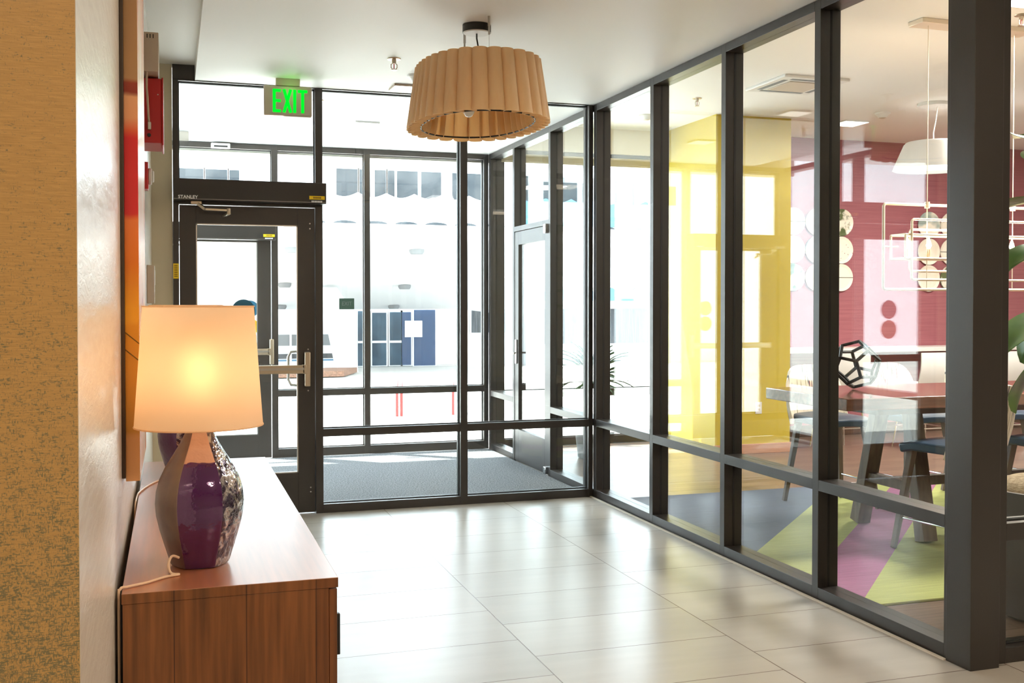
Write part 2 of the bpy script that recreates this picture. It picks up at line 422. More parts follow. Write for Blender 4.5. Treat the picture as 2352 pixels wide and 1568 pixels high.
def mat_fabric():
    """cream fabric with leaning ikat streaks in red, grey and olive"""
    m, nt, out = new_mat('streaked_fabric')
    tc = N(nt, 'TexCoord')
    def nz(scl, rot=0):
        mp = N(nt, 'Mapping'); mp.inputs['Scale'].default_value = scl; mp.inputs['Rotation'].default_value = (0, R(rot), 0)
        L(nt, tc.outputs['Object'], mp.inputs[0])
        n = N(nt, 'TexNoise'); n.inputs['Scale'].default_value = 1; n.inputs['Detail'].default_value = 1; L(nt, mp.outputs[0], n.inputs['Vector']); return n.outputs[0]
    rp = N(nt, 'ValToRGB'); e = rp.color_ramp.elements; rp.color_ramp.interpolation = 'CONSTANT'
    e[0].position = 0; e[0].color = c4(srgb(74, 78, 88)); e[1].position = .62; e[1].color = c4(srgb(118, 116, 58))
    for ps, cc in ((.44, srgb(160, 40, 54)), (.52, srgb(112, 110, 116))):
        q = e.new(ps); q.color = c4(cc)
    L(nt, nz((11, 3, .6)), rp.inputs[0])
    mk = N(nt, 'MapRange'); L(nt, nz((75, 8, 5), 7), mk.inputs[0]); mk.inputs[1].default_value = .60; mk.inputs[2].default_value = .64
    mx = N(nt, 'MixRGB'); L(nt, mk.outputs[0], mx.inputs[0]); mx.inputs[1].default_value = c4(srgb(238, 226, 206)); L(nt, rp.outputs[0], mx.inputs[2])
    rp = mx
    p = N(nt, 'BsdfPrincipled'); L(nt, rp.outputs[0], p.inputs['Base Color']); p.inputs['Roughness'].default_value = .8
    L(nt, p.outputs[0], out.inputs[0])
    return m
M['fabric'] = mat_fabric()

def mat_shade():
    m, nt, out = new_mat('linen_lamp_shade')
    d = N(nt, 'BsdfDiffuse'); d.inputs[0].default_value = c4(srgb(250, 232, 208))
    t = N(nt, 'BsdfTranslucent'); t.inputs[0].default_value = c4(srgb(252, 226, 192))
    tc = N(nt, 'TexCoord'); nz = N(nt, 'TexNoise'); nz.inputs['Scale'].default_value = 300; L(nt, tc.outputs['Object'], nz.inputs['Vector'])
    b = N(nt, 'Bump'); b.inputs['Strength'].default_value = .08; b.inputs['Distance'].default_value = .001
    L(nt, nz.outputs[0], b.inputs['Height']); L(nt, b.outputs[0], d.inputs['Normal'])
    rf = N(nt, 'BsdfRefraction'); rf.inputs['Color'].default_value = c4(srgb(255, 226, 178)); rf.inputs['Roughness'].default_value = 1.0; rf.inputs['IOR'].default_value = 1.4
    m2 = N(nt, 'MixShader'); m2.inputs[0].default_value = .14
    L(nt, t.outputs[0], m2.inputs[1]); L(nt, rf.outputs[0], m2.inputs[2])
    mx = N(nt, 'MixShader'); mx.inputs[0].default_value = .62
    L(nt, d.outputs[0], mx.inputs[1]); L(nt, m2.outputs[0], mx.inputs[2]); L(nt, mx.outputs[0], out.inputs[0])
    return m
M['shade'] = mat_shade()

def mat_slat():
    m, nt, out = new_mat('maple_slat_veneer')
    tc = N(nt, 'TexCoord')
    mp = N(nt, 'Mapping'); mp.inputs['Scale'].default_value = (60, 60, 3); L(nt, tc.outputs['Object'], mp.inputs[0])
    nz = N(nt, 'TexNoise'); nz.inputs['Scale'].default_value = 1.5; nz.inputs['Detail'].default_value = 4; L(nt, mp.outputs[0], nz.inputs['Vector'])
    rp = N(nt, 'ValToRGB'); rp.color_ramp.elements[0].color = c4(srgb(246, 216, 170)); rp.color_ramp.elements[1].color = c4(srgb(252, 228, 188)); L(nt, nz.outputs[0], rp.inputs[0])
    p = N(nt, 'BsdfPrincipled'); L(nt, rp.outputs[0], p.inputs['Base Color']); p.inputs['Roughness'].default_value = .5
    t = N(nt, 'BsdfTranslucent'); L(nt, rp.outputs[0], t.inputs[0])
    mx = N(nt, 'MixShader'); mx.inputs[0].default_value = .42
    L(nt, p.outputs[0], mx.inputs[1]); L(nt, t.outputs[0], mx.inputs[2]); L(nt, mx.outputs[0], out.inputs[0])
    return m
M['slat'] = mat_slat()
def mat_mercury(name, dark, lite, rough, thr, scale, zband=None, metal=.6, bump=.6):
    """coloured mercury glass: mottled silvering over deep colour, pale near the neck"""
    m, nt, out = new_mat(name)
    tc = N(nt, 'TexCoord')
    nz = N(nt, 'TexNoise'); nz.inputs['Scale'].default_value = scale; nz.inputs['Detail'].default_value = 4; nz.inputs['Distortion'].default_value = .8
    L(nt, tc.outputs['Object'], nz.inputs['Vector'])
    fac = nz.outputs[0]
    if zband:
        sp = N(nt, 'SeparateXYZ'); L(nt, tc.outputs['Object'], sp.inputs[0])
        mr = N(nt, 'MapRange'); L(nt, sp.outputs[2], mr.inputs[0])
        mr.inputs[1].default_value = zband - .006; mr.inputs[2].default_value = zband + .006; mr.inputs[3].default_value = -.35; mr.inputs[4].default_value = .35
        ad = N(nt, 'Math', operation='ADD'); L(nt, fac, ad.inputs[0]); L(nt, mr.outputs[0], ad.inputs[1]); fac = ad.outputs[0]
    rp = N(nt, 'ValToRGB'); e = rp.color_ramp.elements
    e[0].position = thr - .04; e[1].position = thr + .04; e[0].color = c4(dark); e[1].color = c4(lite)
    L(nt, fac, rp.inputs[0])
    p = N(nt, 'BsdfPrincipled'); L(nt, rp.outputs[0], p.inputs['Base Color'])
    p.inputs['Roughness'].default_value = rough; p.inputs['Metallic'].default_value = metal; p.inputs['Specular IOR Level'].default_value = .9
    p.inputs['Coat Weight'].default_value = 1; p.inputs['Coat Roughness'].default_value = .03
    n2 = N(nt, 'TexNoise'); n2.inputs['Scale'].default_value = 55; n2.inputs['Detail'].default_value = 2; L(nt, tc.outputs['Object'], n2.inputs['Vector'])
    b = N(nt, 'Bump'); b.inputs['Strength'].default_value = bump; b.inputs['Distance'].default_value = .006
    L(nt, n2.outputs[0], b.inputs['Height']); L(nt, b.outputs[0], p.inputs['Normal']); L(nt, b.outputs[0], p.inputs['Coat Normal'])
    L(nt, p.outputs[0], out.inputs[0])
    return m
M['purple'] = mat_mercury('purple_mercury_glass', (0.08, 0.003, 0.10), srgb(214, 168, 150), .10, .5, 20, .262, .4, .22)
M['daylight_face'] = mat_mercury('mottled_daylight_glass', (0.035, 0.012, 0.05), srgb(190, 180, 178), .12, .54, 36, None, .75, .9)  # mottled silvering, with the windows' reflected daylight painted into the pale patches
M['reflection_face'] = pbr('wall_reflection_glass', srgb(138, 118, 104), 0.34, 0.45, 0.6, coat=0.4, coat_rough=0.2, bump=(20, 0.08), vary=(6, srgb(92, 66, 80)))  # the wallpaper's grey-brown reflection on this facet is put into the colour

PLATE = []
def mat_plate(name, kind):
    m, nt, out = new_mat(name)
    tc = N(nt, 'TexCoord')
    nz = N(nt, 'TexNoise'); L(nt, tc.outputs['Object'], nz.inputs['Vector']); nz.inputs['Scale'].default_value = {'blotch': 6, 'wave': 4, 'marble': 9, 'line': 1, 'plain': 3, 'marks': 40}[kind]
    nz.inputs['Detail'].default_value = 6 if kind == 'marble' else 2
    rp = N(nt, 'ValToRGB'); e = rp.color_ramp.elements
    W = srgb(238, 230, 216)
    p = N(nt, 'BsdfPrincipled'); p.inputs['Roughness'].default_value = .3
    if kind == 'line':
        sp = N(nt, 'SeparateXYZ'); L(nt, tc.outputs['Object'], sp.inputs[0])
        ab = N(nt, 'Math', operation='ABSOLUTE'); L(nt, sp.outputs[2], ab.inputs[0])
        rp.color_ramp.interpolation = 'CONSTANT'; e[0].color = c4(srgb(90, 86, 80)); e[1].position = .0035; e[1].color = c4(W)
        L(nt, ab.outputs[0], rp.inputs[0])
    else:
        A = {'blotch': srgb(98, 128, 112), 'wave': srgb(150, 164, 160), 'marble': srgb(88, 98, 60), 'plain': srgb(228, 218, 202), 'marks': srgb(120, 60, 70)}[kind]
        e[0].position = .46; e[0].color = c4(A); e[1].position = .54; e[1].color = c4(W)
        if kind == 'marks':
            e[0].position = .30; e[1].position = .34
        L(nt, nz.outputs[0], rp.inputs[0])
    L(nt, rp.outputs[0], p.inputs['Base Color']); L(nt, p.outputs[0], out.inputs[0])
    return m
for k in ('line', 'plain', 'marble', 'plain', 'wave', 'marks', 'blotch', 'plain', 'line'):
    PLATE.append(mat_plate('plate_' + k, k))

# ---------------------------------------------------------------- mesh helpers
class MB:
    def __init__(s):
        s.v = []; s.f = []
    def add(s, vs, fs):
        n = len(s.v)
        s.v += [tuple(v) for v in vs]
        s.f += [tuple(i + n for i in f) for f in fs]
        return s
    def box(s, x0, x1, y0, y1, z0, z1, mat=None):
        vs = [(x0, y0, z0), (x1, y0, z0), (x1, y1, z0), (x0, y1, z0), (x0, y0, z1), (x1, y0, z1), (x1, y1, z1), (x0, y1, z1)]
        if mat is not None:
            vs = [mat @ Vector(v) for v in vs]
        return s.add(vs, [(0, 3, 2, 1), (4, 5, 6, 7), (0, 1, 5, 4), (1, 2, 6, 5), (2, 3, 7, 6), (3, 0, 4, 7)])
    def bar(s, a, b, w, d=None, w2=None, d2=None, up=(0, 0, 1)):
        """tapering rectangular bar from a to b"""
        a = Vector(a); b = Vector(b); d = d or w; w2 = w2 or w; d2 = d2 or d
        t = (b - a).normalized(); u = Vector(up)
        if abs(t.dot(u)) > .98: u = Vector((1, 0, 0))
        r = t.cross(u).normalized(); u = r.cross(t)
        vs = []
        for p, ww, dd in ((a, w, d), (b, w2, d2)):
            for i, j in ((-1, -1), (1, -1), (1, 1), (-1, 1)):
                vs.append(p + r * i * ww / 2 + u * j * dd / 2)
        return s.add(vs, [(3, 2, 1, 0), (4, 5, 6, 7), (0, 1, 5, 4), (1, 2, 6, 5), (2, 3, 7, 6), (3, 0, 4, 7)])
    def tube(s, pts, r, n=10, r2=None, cap=True, closed=False):
        pts = [Vector(p) for p in pts]; k = len(pts)
        vs = []; fs = []
        prev = None
        for i, p in enumerate(pts):
            if closed:
                t = pts[(i + 1) % k] - pts[i - 1]
            else:
                t = (pts[min(i + 1, k - 1)] - pts[max(i - 1, 0)])
            t.normalize()
            if prev is None:
                u = Vector((0, 0, 1)) if abs(t.z) < .9 else Vector((1, 0, 0))
            else:
                u = prev
            rr = t.cross(u)
            if rr.length < 1e-6: rr = Vector((1, 0, 0))
            rr.normalize(); u = rr.cross(t).normalized(); prev = u
            rad = r if r2 is None else r + (r2 - r) * i / (k - 1)
            for j in range(n):
                a = 2 * PI * j / n
                vs.append(p + (rr * math.cos(a) + u * math.sin(a)) * rad)
        m = k if closed else k - 1
        for i in range(m):
            for j in range(n):
                a = i * n + j; b = i * n + (j + 1) % n
                c = ((i + 1) % k) * n + (j + 1) % n; d = ((i + 1) % k) * n + j
                fs.append((a, b, c, d))
        if cap and not closed:
            fs.append(tuple(reversed(range(n)))); fs.append(tuple((k - 1) * n + j for j in range(n)))
        return s.add(vs, fs)
    def lathe(s, prof, c=(0, 0), n=32, sx=1, sy=1, rot=0, capb=True, capt=True):
        vs = []; fs = []
        for (r, z) in prof:
            for j in range(n):
                a = 2 * PI * j / n + rot
                vs.append((c[0] + r * sx * math.cos(a), c[1] + r * sy * math.sin(a), z))
        k = len(prof)
        for i in range(k - 1):
            for j in range(n):
                fs.append((i * n + j, i * n + (j + 1) % n, (i + 1) * n + (j + 1) % n, (i + 1) * n + j))
        if capb: fs.append(tuple(reversed(range(n))))
        if capt: fs.append(tuple((k - 1) * n + j for j in range(n)))
        return s.add(vs, fs)
    def prism(s, poly, axis, a, b):
        """poly: 2D list; axis 'y' -> (x,z) outline extruded a..b in y; 'z' -> (x,y); 'x' -> (y,z)"""
        def P3(p, t):
            return {'y': (p[0], t, p[1]), 'z': (p[0], p[1], t), 'x': (t, p[0], p[1])}[axis]
        n = len(poly)
        vs = [P3(p, a) for p in poly] + [P3(p, b) for p in poly]
        fs = [tuple(reversed(range(n))), tuple(range(n, 2 * n))] + [(i, (i + 1) % n, n + (i + 1) % n, n + i) for i in range(n)]
        return s.add(vs, fs)
    def sheet(s, fn, nu, nv, th):
        """surface fn(u,v)->Vector with thickness th along its normal"""
        P = [[Vector(fn(i / nu, j / nv)) for j in range(nv + 1)] for i in range(nu + 1)]
        def nrm(i, j):
            a = P[min(i + 1, nu)][j] - P[max(i - 1, 0)][j]; b = P[i][min(j + 1, nv)] - P[i][max(j - 1, 0)]
            n = a.cross(b)
            return n.normalized() if n.length > 1e-9 else Vector((0, 0, 1))
        top = []; bot = []
        for i in range(nu + 1):
            for j in range(nv + 1):
                n = nrm(i, j)
                top.append(P[i][j] + n * th / 2); bot.append(P[i][j] - n * th / 2)
        k = len(top); W = nv + 1; fs = []
        for i in range(nu):
            for j in range(nv):
                a, b, c, d = i * W + j, (i + 1) * W + j, (i + 1) * W + j + 1, i * W + j + 1
                fs.append((a, b, c, d)); fs.append((k + d, k + c, k + b, k + a))
        ring = [i * W for i in range(nu + 1)] + [nu * W + j for j in range(1, W)] + [i * W + nv for i in range(nu - 1, -1, -1)] + [j for j in range(nv - 1, 0, -1)]
        for i in range(len(ring)):
            a, b = ring[i], ring[(i + 1) % len(ring)]
            fs.append((b, a, k + a, k + b))
        return s.add(top + bot, fs)
    def build(s, name, mat, parent=None, bevel=0, smooth=40, loc=None, mats=None, fmat=None):
        me = bpy.data.meshes.new(name)
        off = Vector(loc) if loc else None
        vs = [tuple(Vector(v) - off) for v in s.v] if off else s.v
        me.from_pydata(vs, [], s.f)
        me.validate(); me.update()
        if mats:
            for mm in mats: me.materials.append(mm)
            for i, p in enumerate(me.polygons):
                p.material_index = fmat(i, p)
        else:
            me.materials.append(mat)
        if smooth:
            for p in me.polygons: p.use_smooth = True
            me.set_sharp_from_angle(angle=R(smooth))
        o = bpy.data.objects.new(name, me)
        col.objects.link(o)
        if parent is not None:
            o.parent = parent
        if off: o.location = off
        if bevel:
            b = o.modifiers.new('bevel', 'BEVEL'); b.width = bevel; b.segments = 2; b.limit_method = 'ANGLE'; b.harden_normals = False
        return o

def tag(o, label=None, cat=None, group=None, kind=None):
    if label: o['label'] = label
    if cat: o['category'] = cat
    if group: o['group'] = group
    if kind: o['kind'] = kind
    return o

def empty(name, loc, rz=0):
    o = bpy.data.objects.new(name, None)
    o.empty_display_size = .1
    col.objects.link(o)
    o.location = loc
    o.rotation_euler = (0, 0, rz)
    return o

def struct(name, mb, mat, label, bevel=0, **kw):
    return tag(mb.build(name, mat, None, bevel, **kw), label, None, None, 'structure')

def copy_tree(o, parent=None):
    c = o.copy(); col.objects.link(c)
    if parent is not None: c.parent = parent
    for ch in [x for x in list(col.objects) if x.parent == o]:
        copy_tree(ch, c)
    return c

def text(name, body, size, mat, parent, loc, rot=(R(90), 0, 0), ext=0.0006, sx=1.0, bold=0.0):
    cu = bpy.data.curves.new(name, 'FONT')
    cu.body = body; cu.size = size; cu.extrude = ext; cu.align_x = 'CENTER'; cu.align_y = 'CENTER'; cu.offset = bold; cu.resolution_u = 3
    t = bpy.data.objects.new(name + '_curve', cu)
    col.objects.link(t)
    dg = bpy.context.evaluated_depsgraph_get()
    me = bpy.data.meshes.new_from_object(t.evaluated_get(dg))
    bpy.data.objects.remove(t); bpy.data.curves.remove(cu)
    me.materials.clear(); me.materials.append(mat); me.name = name
    o = bpy.data.objects.new(name, me); col.objects.link(o)
    o.location = loc; o.rotation_euler = rot; o.scale = (sx, 1, 1)
    if parent is not None: o.parent = parent
    return o

def bx(*a): return MB().box(*a)

# ================================================================ SETTING
CZ = 2.93      # lobby ceiling
UZ = 3.03      # raised ceiling strip on the left
DZ = 3.25      # dining ceiling
XW = -0.127    # console wall
YF = 7.31      # inner glass wall
YE = 10.04     # street wall
XG = 3.0       # glass wall towards the dining room
MD = 0.114     # mullion depth

struct('floor_1', bx(-3.6, 11.0, -5.2, 3.0, -.12, 0).box(-3.6, XG + .02, 3.0, YF + .02, -.12, 0).box(XG + .02, 11.0, 3.0, 3.42, -.12, 0), M['tile'], 'pale stone-look tiled floor of the lobby', smooth=0)
struct('floor_2', bx(XG + .02, 10.6, 3.42, 10.2, -.12, 0), M['planks'], 'brown plank floor of the dining room', smooth=0)
struct('floor_3', bx(-.6, XG + .02, YF + .02, 10.2, -.12, 0), M['tile'], 'floor under the entrance mat of the vestibule', smooth=0)
mt = bx(-.23, 2.985, 7.44, 10.0, 0.0005, .012).build('entrance_mat', M['mat'], bevel=.003)
tag(mt, 'grey speckled entrance mat covering the vestibule floor', 'mat')

# ceilings
struct('ceiling_1', bx(.152, XG + .03, 1.0, 10.15, CZ, CZ + .25).box(-3.6, 11, -5.2, 1.0, CZ, CZ + .25).box(XG + .03, 11, 1.0, 3.40, CZ, CZ + .25), M['ceiling'], 'smooth white lobby ceiling', smooth=0)
struct('ceiling_2', bx(-3.6, .152, 1.0, 10.15, UZ, UZ + .2), M['ceiling'], 'raised strip of ceiling along the left wall', smooth=0)
struct('ceiling_3', bx(XG + .03, 10.6, 3.42, 10.15, DZ, DZ + .2), M['ceiling'], 'white ceiling of the dining room', smooth=0)

# walls
struct('wall_left', bx(XW - .25, XW, 1.602, YF + .15, 0, UZ), M['vinyl'], 'crinkled pale wallpapered wall behind the console', smooth=0)
struct('wall_pier', bx(-3.6, XW - .0005, 1.598, 1.80, 0, UZ), M['wallpaper'], 'tan woven wallpaper on the pier in the foreground', smooth=0)
struct('wall_beside_entrance', bx(XW - .25, .006, YF + .02, YF + .14, 0, UZ), M['beige'], 'narrow beige wall beside the entrance door', smooth=0)
struct('wall_vestibule', bx(-.42, -.25, YF + .14, YF + .30, 0, UZ), M['beige'], 'beige return of the vestibule wall', smooth=0)
struct('wall_rear', bx(-3.6, 11, -5.3, -5.2, 0, CZ), M['offwhite'], 'rear wall of the lobby', smooth=0)
struct('wall_lobby_left', bx(-3.7, -3.6, -5.3, 1.6, 0, CZ), M['beige'], 'left wall of the lobby', smooth=0)
struct('wall_lobby_right', bx(10.6, 10.7, -5.2, 10.15, 0, DZ), M['offwhite'], 'right wall', smooth=0)
struct('wall_dining_back', bx(5.75, 10.6, 9.93, 10.2, 0, DZ), M['maroon'], 'maroon grasscloth wall at the back of the dining room', smooth=0)
struct('wall_yellow', bx(4.93, 5.75, 8.95, 10.2, 0, DZ), M['yellow'], 'golden yellow wall pier in the dining room', smooth=0)
struct('wall_over_dining_window', bx(XG + .1, 4.93, YE, YE + .16, 2.99, DZ), M['offwhite'], 'wall strip over the dining window', smooth=0)
struct('wall_over_street_door', bx(-.45, XG + .1, YE + .115, YE + .3, 2.86, 3.5), M['offwhite'], 'outer lintel over the vestibule', smooth=0)
struct('wall_above_glass', bx(XG + .03, XG + .13, 3.42, 10.15, CZ, DZ), M['ceiling'], 'wall strip above the long glass partition', smooth=0)
struct('wall_return_above', bx(XG + .13, 10.6, 3.38, 3.50, CZ, DZ), M['ceiling'], 'wall strip above the short glass partition', smooth=0)
struct('baseboard_yellow', bx(4.915, 5.765, 8.935, 8.95, 0, .095), M['baseb'], 'pale wood baseboard of the yellow pier', .004)
struct('baseboard_back', bx(5.77, 10.6, 9.915, 9.93, 0, .12), M['walnut_dark'], 'dark wood baseboard of the maroon wall', .004)

# ---------------------------------------------------------------- glass partitions
def pane(parent, x0, x1, y0, y1, z0, z1):
    return bx(x0, x1, y0, y1, z0, z1).build('glass_pane', M['glass'], parent, smooth=0)

def wall_y(name, label, xs, y0, rails, z0, z1, skip=(), y1=None, sill=.06, head=.05, base_bays=None):
    """frame in a plane of constant y. xs: list of (x left, x right) mullions; rails: list of (z0,z1)"""
    y1 = y1 or y0 + MD
    root = empty(name, (xs[0][0], y0, 0)); tag(root, label, None, None, 'structure')
    inv = Vector(root.location)
    def fin(mb, nm, bev=.0015, mat=None):
        o = mb.build(nm, mat or M['bronze'], root, bev, smooth=0); o.location = -inv; return o
    for a, b in xs:
        fin(bx(a, b, y0, y1, z0, z1), 'mullion')
    for i in range(len(xs) - 1):
        a, b = xs[i][1], xs[i + 1][0]
        yc = (y0 + y1) / 2
        cells = []
        zz = z0
        if i not in skip:
            fin(bx(a, b, y0, y1, z0, z0 + sill), 'bottom_rail'); zz = z0 + sill
            for ra, rb in rails:
                fin(bx(a, b, y0, y1, ra, rb), 'middle_rail')
                cells.append((zz, ra)); zz = rb
        else:
            zz = skip[i]
            fin(bx(a, b, y0, y1, zz - .045, zz), 'door_head')
        fin(bx(a, b, y0, y1, z1 - head, z1), 'head_rail')
        cells.append((zz, z1 - head))
        for ca, cb in cells:
            g = bx(a, b, yc - .004, yc + .004, ca, cb).build('glass_pane', M['glass'], root, smooth=0); g.location = -inv
            s = MB()
            for yy in (yc - .012, yc + .004):
                s.box(a, a + .006, yy, yy + .008, ca, cb).box(b - .006, b, yy, yy + .008, ca, cb).box(a, b, yy, yy + .008, ca, ca + .006).box(a, b, yy, yy + .008, cb - .006, cb)
            fin(s, 'gasket', 0, M['gasket'])
    return root

def wall_x(name, label, ys, x0, rails, z0, z1, skip={}, sill=.06, head=.05):
    """ys: list of (y far, y near) mullions from far to near"""
    x1 = x0 + MD
    root = empty(name, (x0, ys[0][0], 0)); tag(root, label, None, None, 'structure')
    inv = Vector(root.location)
    def fin(mb, nm, bev=.0015, mat=None):
        o = mb.build(nm, mat or M['bronze'], root, bev, smooth=0); o.location = -inv; return o
    xc = x0 + .06
    for a, b in ys:
        fin(bx(x0, x1, b, a, z0, z1), 'mullion')
        # the fine glazing joint down each side of a mullion
        fin(bx(xc - .006, xc + .006, b - .0012, a + .0012, z0, z1), 'gasket', 0, M['gasket'])
    for i in range(len(ys) - 1):
        b, a = ys[i][1], ys[i + 1][0]
        zz = z0; cells = []
        if i not in skip:
            fin(bx(x0, x1, a, b, z0, z0 + sill), 'bottom_rail'); zz = z0 + sill
            for ra, rb in rails:
                fin(bx(x0, x1, a, b, ra, rb), 'middle_rail')
                cells.append((zz, ra)); zz = rb
        else:
            zz = skip[i]
            fin(bx(x0, x1, a, b, zz - .045, zz), 'door_head')
        fin(bx(x0, x1, a, b, z1 - head, z1), 'head_rail')
        cells.append((zz, z1 - head))
        for ca, cb in cells:
            g = bx(xc - .004, xc + .004, a, b, ca, cb).build('glass_pane', M['glass'], root, smooth=0); g.location = -inv
    return root

win1 = wall_y('window_1', 'dark framed glass wall between lobby and vestibule', [(.008, .045), (.94, .99), (1.973, 2.025), (2.965, 2.998)], YF, [(.53, .583)], 0, CZ - .002, skip={0: 2.155}, head=.004)
# the frame over the door rises into the raised ceiling strip
hd = bx(.008, .150, YF, YF + MD, CZ, UZ - .002).build('head_rail', M['bronze'], win1, .0015, smooth=0); hd.location = -Vector(win1.location)
win2 = wall_x('window_2', 'long dark framed glass partition beside the dining room', [(10.04, 9.98), (9.27, 9.22), (8.30, 8.25), (7.302, 7.25), (6.33, 6.28), (5.387, 5.337), (4.468, 4.418), (3.535, 3.508)], XG, [(.535, .588)], 0, CZ - .002, skip={1: 2.155})
win6 = wall_x('window_6', 'dark framed glass side wall of the vestibule on the street side', [(10.15, 10.09), (8.85, 8.80), (7.66, 7.61)], -.37, [(.578, .638)], 0, CZ - .002)
win3 = wall_y('window_3', 'dark framed street wall of the vestibule', [(-.248, -.19), (.886, .942), (1.756, 1.812), (2.70, 2.752), (2.95, 2.998)], YE, [(.578, .638)], 0, CZ - .002, skip={0: 2.13}, sill=.085)
win4 = wall_y('window_4', 'dark framed street window of the dining room', [(3.115, 3.165), (4.04, 4.09), (4.88, 4.93)], YE, [(.50, .575)], 0, 2.985, sill=.10, head=.045)
win5 = wall_y('window_5', 'short glass partition right of the corner post', [(3.135, 3.19), (4.6, 4.65), (6.1, 6.15), (7.6, 7.65), (9.1, 9.15), (10.55, 10.6)], 3.40, [(.495, .565)], 0, CZ - .002)
struct('trim_1', bx(XG + MD, 4.93, YE - .03, YE, 2.86, 2.945), M['beige'], 'tan trim under the head of the dining window', .003)
post = bx(2.985, 3.125, 3.365, 3.505, 0, CZ - .001)
tag(post.build('trim_2', M['bronze'], None, .002, smooth=0), 'dark corner post where the two glass partitions meet', None, None, 'structure')
struct('trim_3', bx(2.975, 2.99, 3.505, 7.31, 0, .006), M['offwhite'], 'thin pale seal along the glass partition', 0, smooth=0)

# ---------------------------------------------------------------- doors
def door_y(name, label, x0, x1, y0, gx0, gx1, gz0, gz1, z1, bar=True, decals=()):
    y1 = y0 + .045
    root = empty(name, (x0, y0, 0)); tag(root, label, None, None, 'structure'); inv = Vector(root.location)
    def fin(mb, nm, mat, bev=.0015, **k):
        o = mb.build(nm, mat, root, bev, **k); o.location = -inv; return o
    fin(bx(x0, gx0, y0, y1, .008, z1).box(gx1, x1, y0, y1, .008, z1).box(gx0, gx1, y0, y1, .008, gz0).box(gx0, gx1, y0, y1, gz1, z1), 'door_leaf', M['bronze'], smooth=0)
    fin(bx(gx0, gx1, y0 + .018, y0 + .026, gz0, gz1), 'glass_pane', M['glass'], 0, smooth=0)
    fr = MB()
    for a, b, c, d in ((gx0, gx0 + .008, gz0, gz1), (gx1 - .008, gx1, gz0, gz1), (gx0, gx1, gz0, gz0 + .008), (gx0, gx1, gz1 - .008, gz1)):
        fr.box(a, b, y0 + .004, y0 + .018, c, d)
    fin(fr, 'glazing_bead', M['steel'], 0, smooth=0)
    if bar:
        zc = 1.0
        b = fin(bx(gx0 - .06, .86, y0 - .062, y0 - .03, zc - .028, zc + .03), 'push_bar', M['satin'], .004)
        fin(bx(gx0 - .06, .858, y0 - .064, y0 - .062, zc - .004, zc + .012), 'push_pad', M['steel'], .001)
        fin(bx(.845, .872, y0 - .062, y0, zc - .03, zc + .032).box(gx0 - .085, gx0 - .05, y0 - .06, y0, zc - .03, zc + .032), 'bar_bracket', M['satin'], .003)
        fin(bx(.862, .90, y0 - .055, y0, zc - .118, zc + .118), 'lock_case', M['satin'], .006)
    # outside pull
    zc = 1.0
    pts = [(.845, y1, zc + .12), (.845 - .01, y1 + .05, zc + .12), (.785, y1 + .06, zc + .115), (.765, y1 + .06, zc + .08), (.765, y1 + .06, zc - .08), (.785, y1 + .06, zc - .115), (.835, y1 + .05, zc - .12), (.845, y1, zc - .12)]
    fin(MB().tube(pts, .0095, 10), 'pull_handle', M['steel'], 0)
    for k, (cx, cz, mm) in enumerate(decals):
        m = MB(); n = 40; r = .078
        m.prism([(cx + r * math.cos(2 * PI * i / n), cz + r * math.sin(2 * PI * i / n)) for i in range(n)], 'y', y0 + .0155, y0 + .0175)
        d = fin(m, 'round_decal', mm, 0)
        tag(d, 'blue round decal' if mm == M['decal_blue'] else 'yellow round decal')
    sc_ = MB()
    for (sx, sz) in ((.89, 1.135), (.89, .85), (.905, .18), (.905, .15), (.905, 2.0), (.905, 1.965)):
        sc_.prism([(sx + .005 * math.cos(i * PI / 4), sz + .005 * math.sin(i * PI / 4)) for i in range(8)], 'y', y0 - .003, y0)
    fin(sc_, 'screw', M['steel'], 0)
    return root
door1 = door_y('door_1', 'dark glazed inner entrance door with a push bar', .048, .937, 7.33, .153, .822, .285, 1.985, 2.105, decals=((.46, 1.40, M['decal_blue']), (.46, 1.235, M['decal_yellow'])))
door2 = door_y('door_2', 'dark glazed outer street door of the vestibule', -.18, .88, YE + .02, .02, .757, .225, 2.025, 2.08, decals=((.69, 1.40, M['decal_blue']), (.69, 1.235, M['decal_yellow'])))

# side door from vestibule to dining room (plane of constant x)
root = empty('door_3', (XG + .01, 8.30, 0)); tag(root, 'grey lit side door between vestibule and dining room', None, None, 'structure'); inv = Vector(root.location)
def fin3(mb, nm, mat, bev=.0015, **k):
    o = mb.build(nm, mat, root, bev, **k); o.location = -inv; return o
x0, x1 = XG + .004, XG + .049
fin3(bx(x0, x1, 8.303, 8.40, .01, 2.105).box(x0, x1, 9.11, 9.217, .01, 2.105).box(x0, x1, 8.40, 9.11, .01, .30).box(x0, x1, 8.40, 9.11, 1.985, 2.105), 'door_leaf', M['bronze'], smooth=0)
fin3(bx(x0 + .018, x0 + .026, 8.40, 9.11, .30, 1.985), 'glass_pane', M['glass'], 0, smooth=0)
fin3(bx(x0 - .012, x0, 9.14, 9.185, .90, 1.12), 'lock_plate', M['steel'], .003)
fin3(MB().tube([(x0 - .005, 9.16, 1.0), (x0 - .055, 9.16, 1.0), (x0 - .06, 9.15, 1.0), (x0 - .06, 9.04, 1.0)], .009, 10), 'lever_handle', M['steel'], 0)
fin3(bx(x0 - .03, x0, 8.305, 8.36, .015, .075), 'floor_pivot', M['chrome'], .004)
fin3(bx(x0 - .03, x0, 8.305, 8.36, 2.04, 2.12), 'top_pivot', M['chrome'], .004)

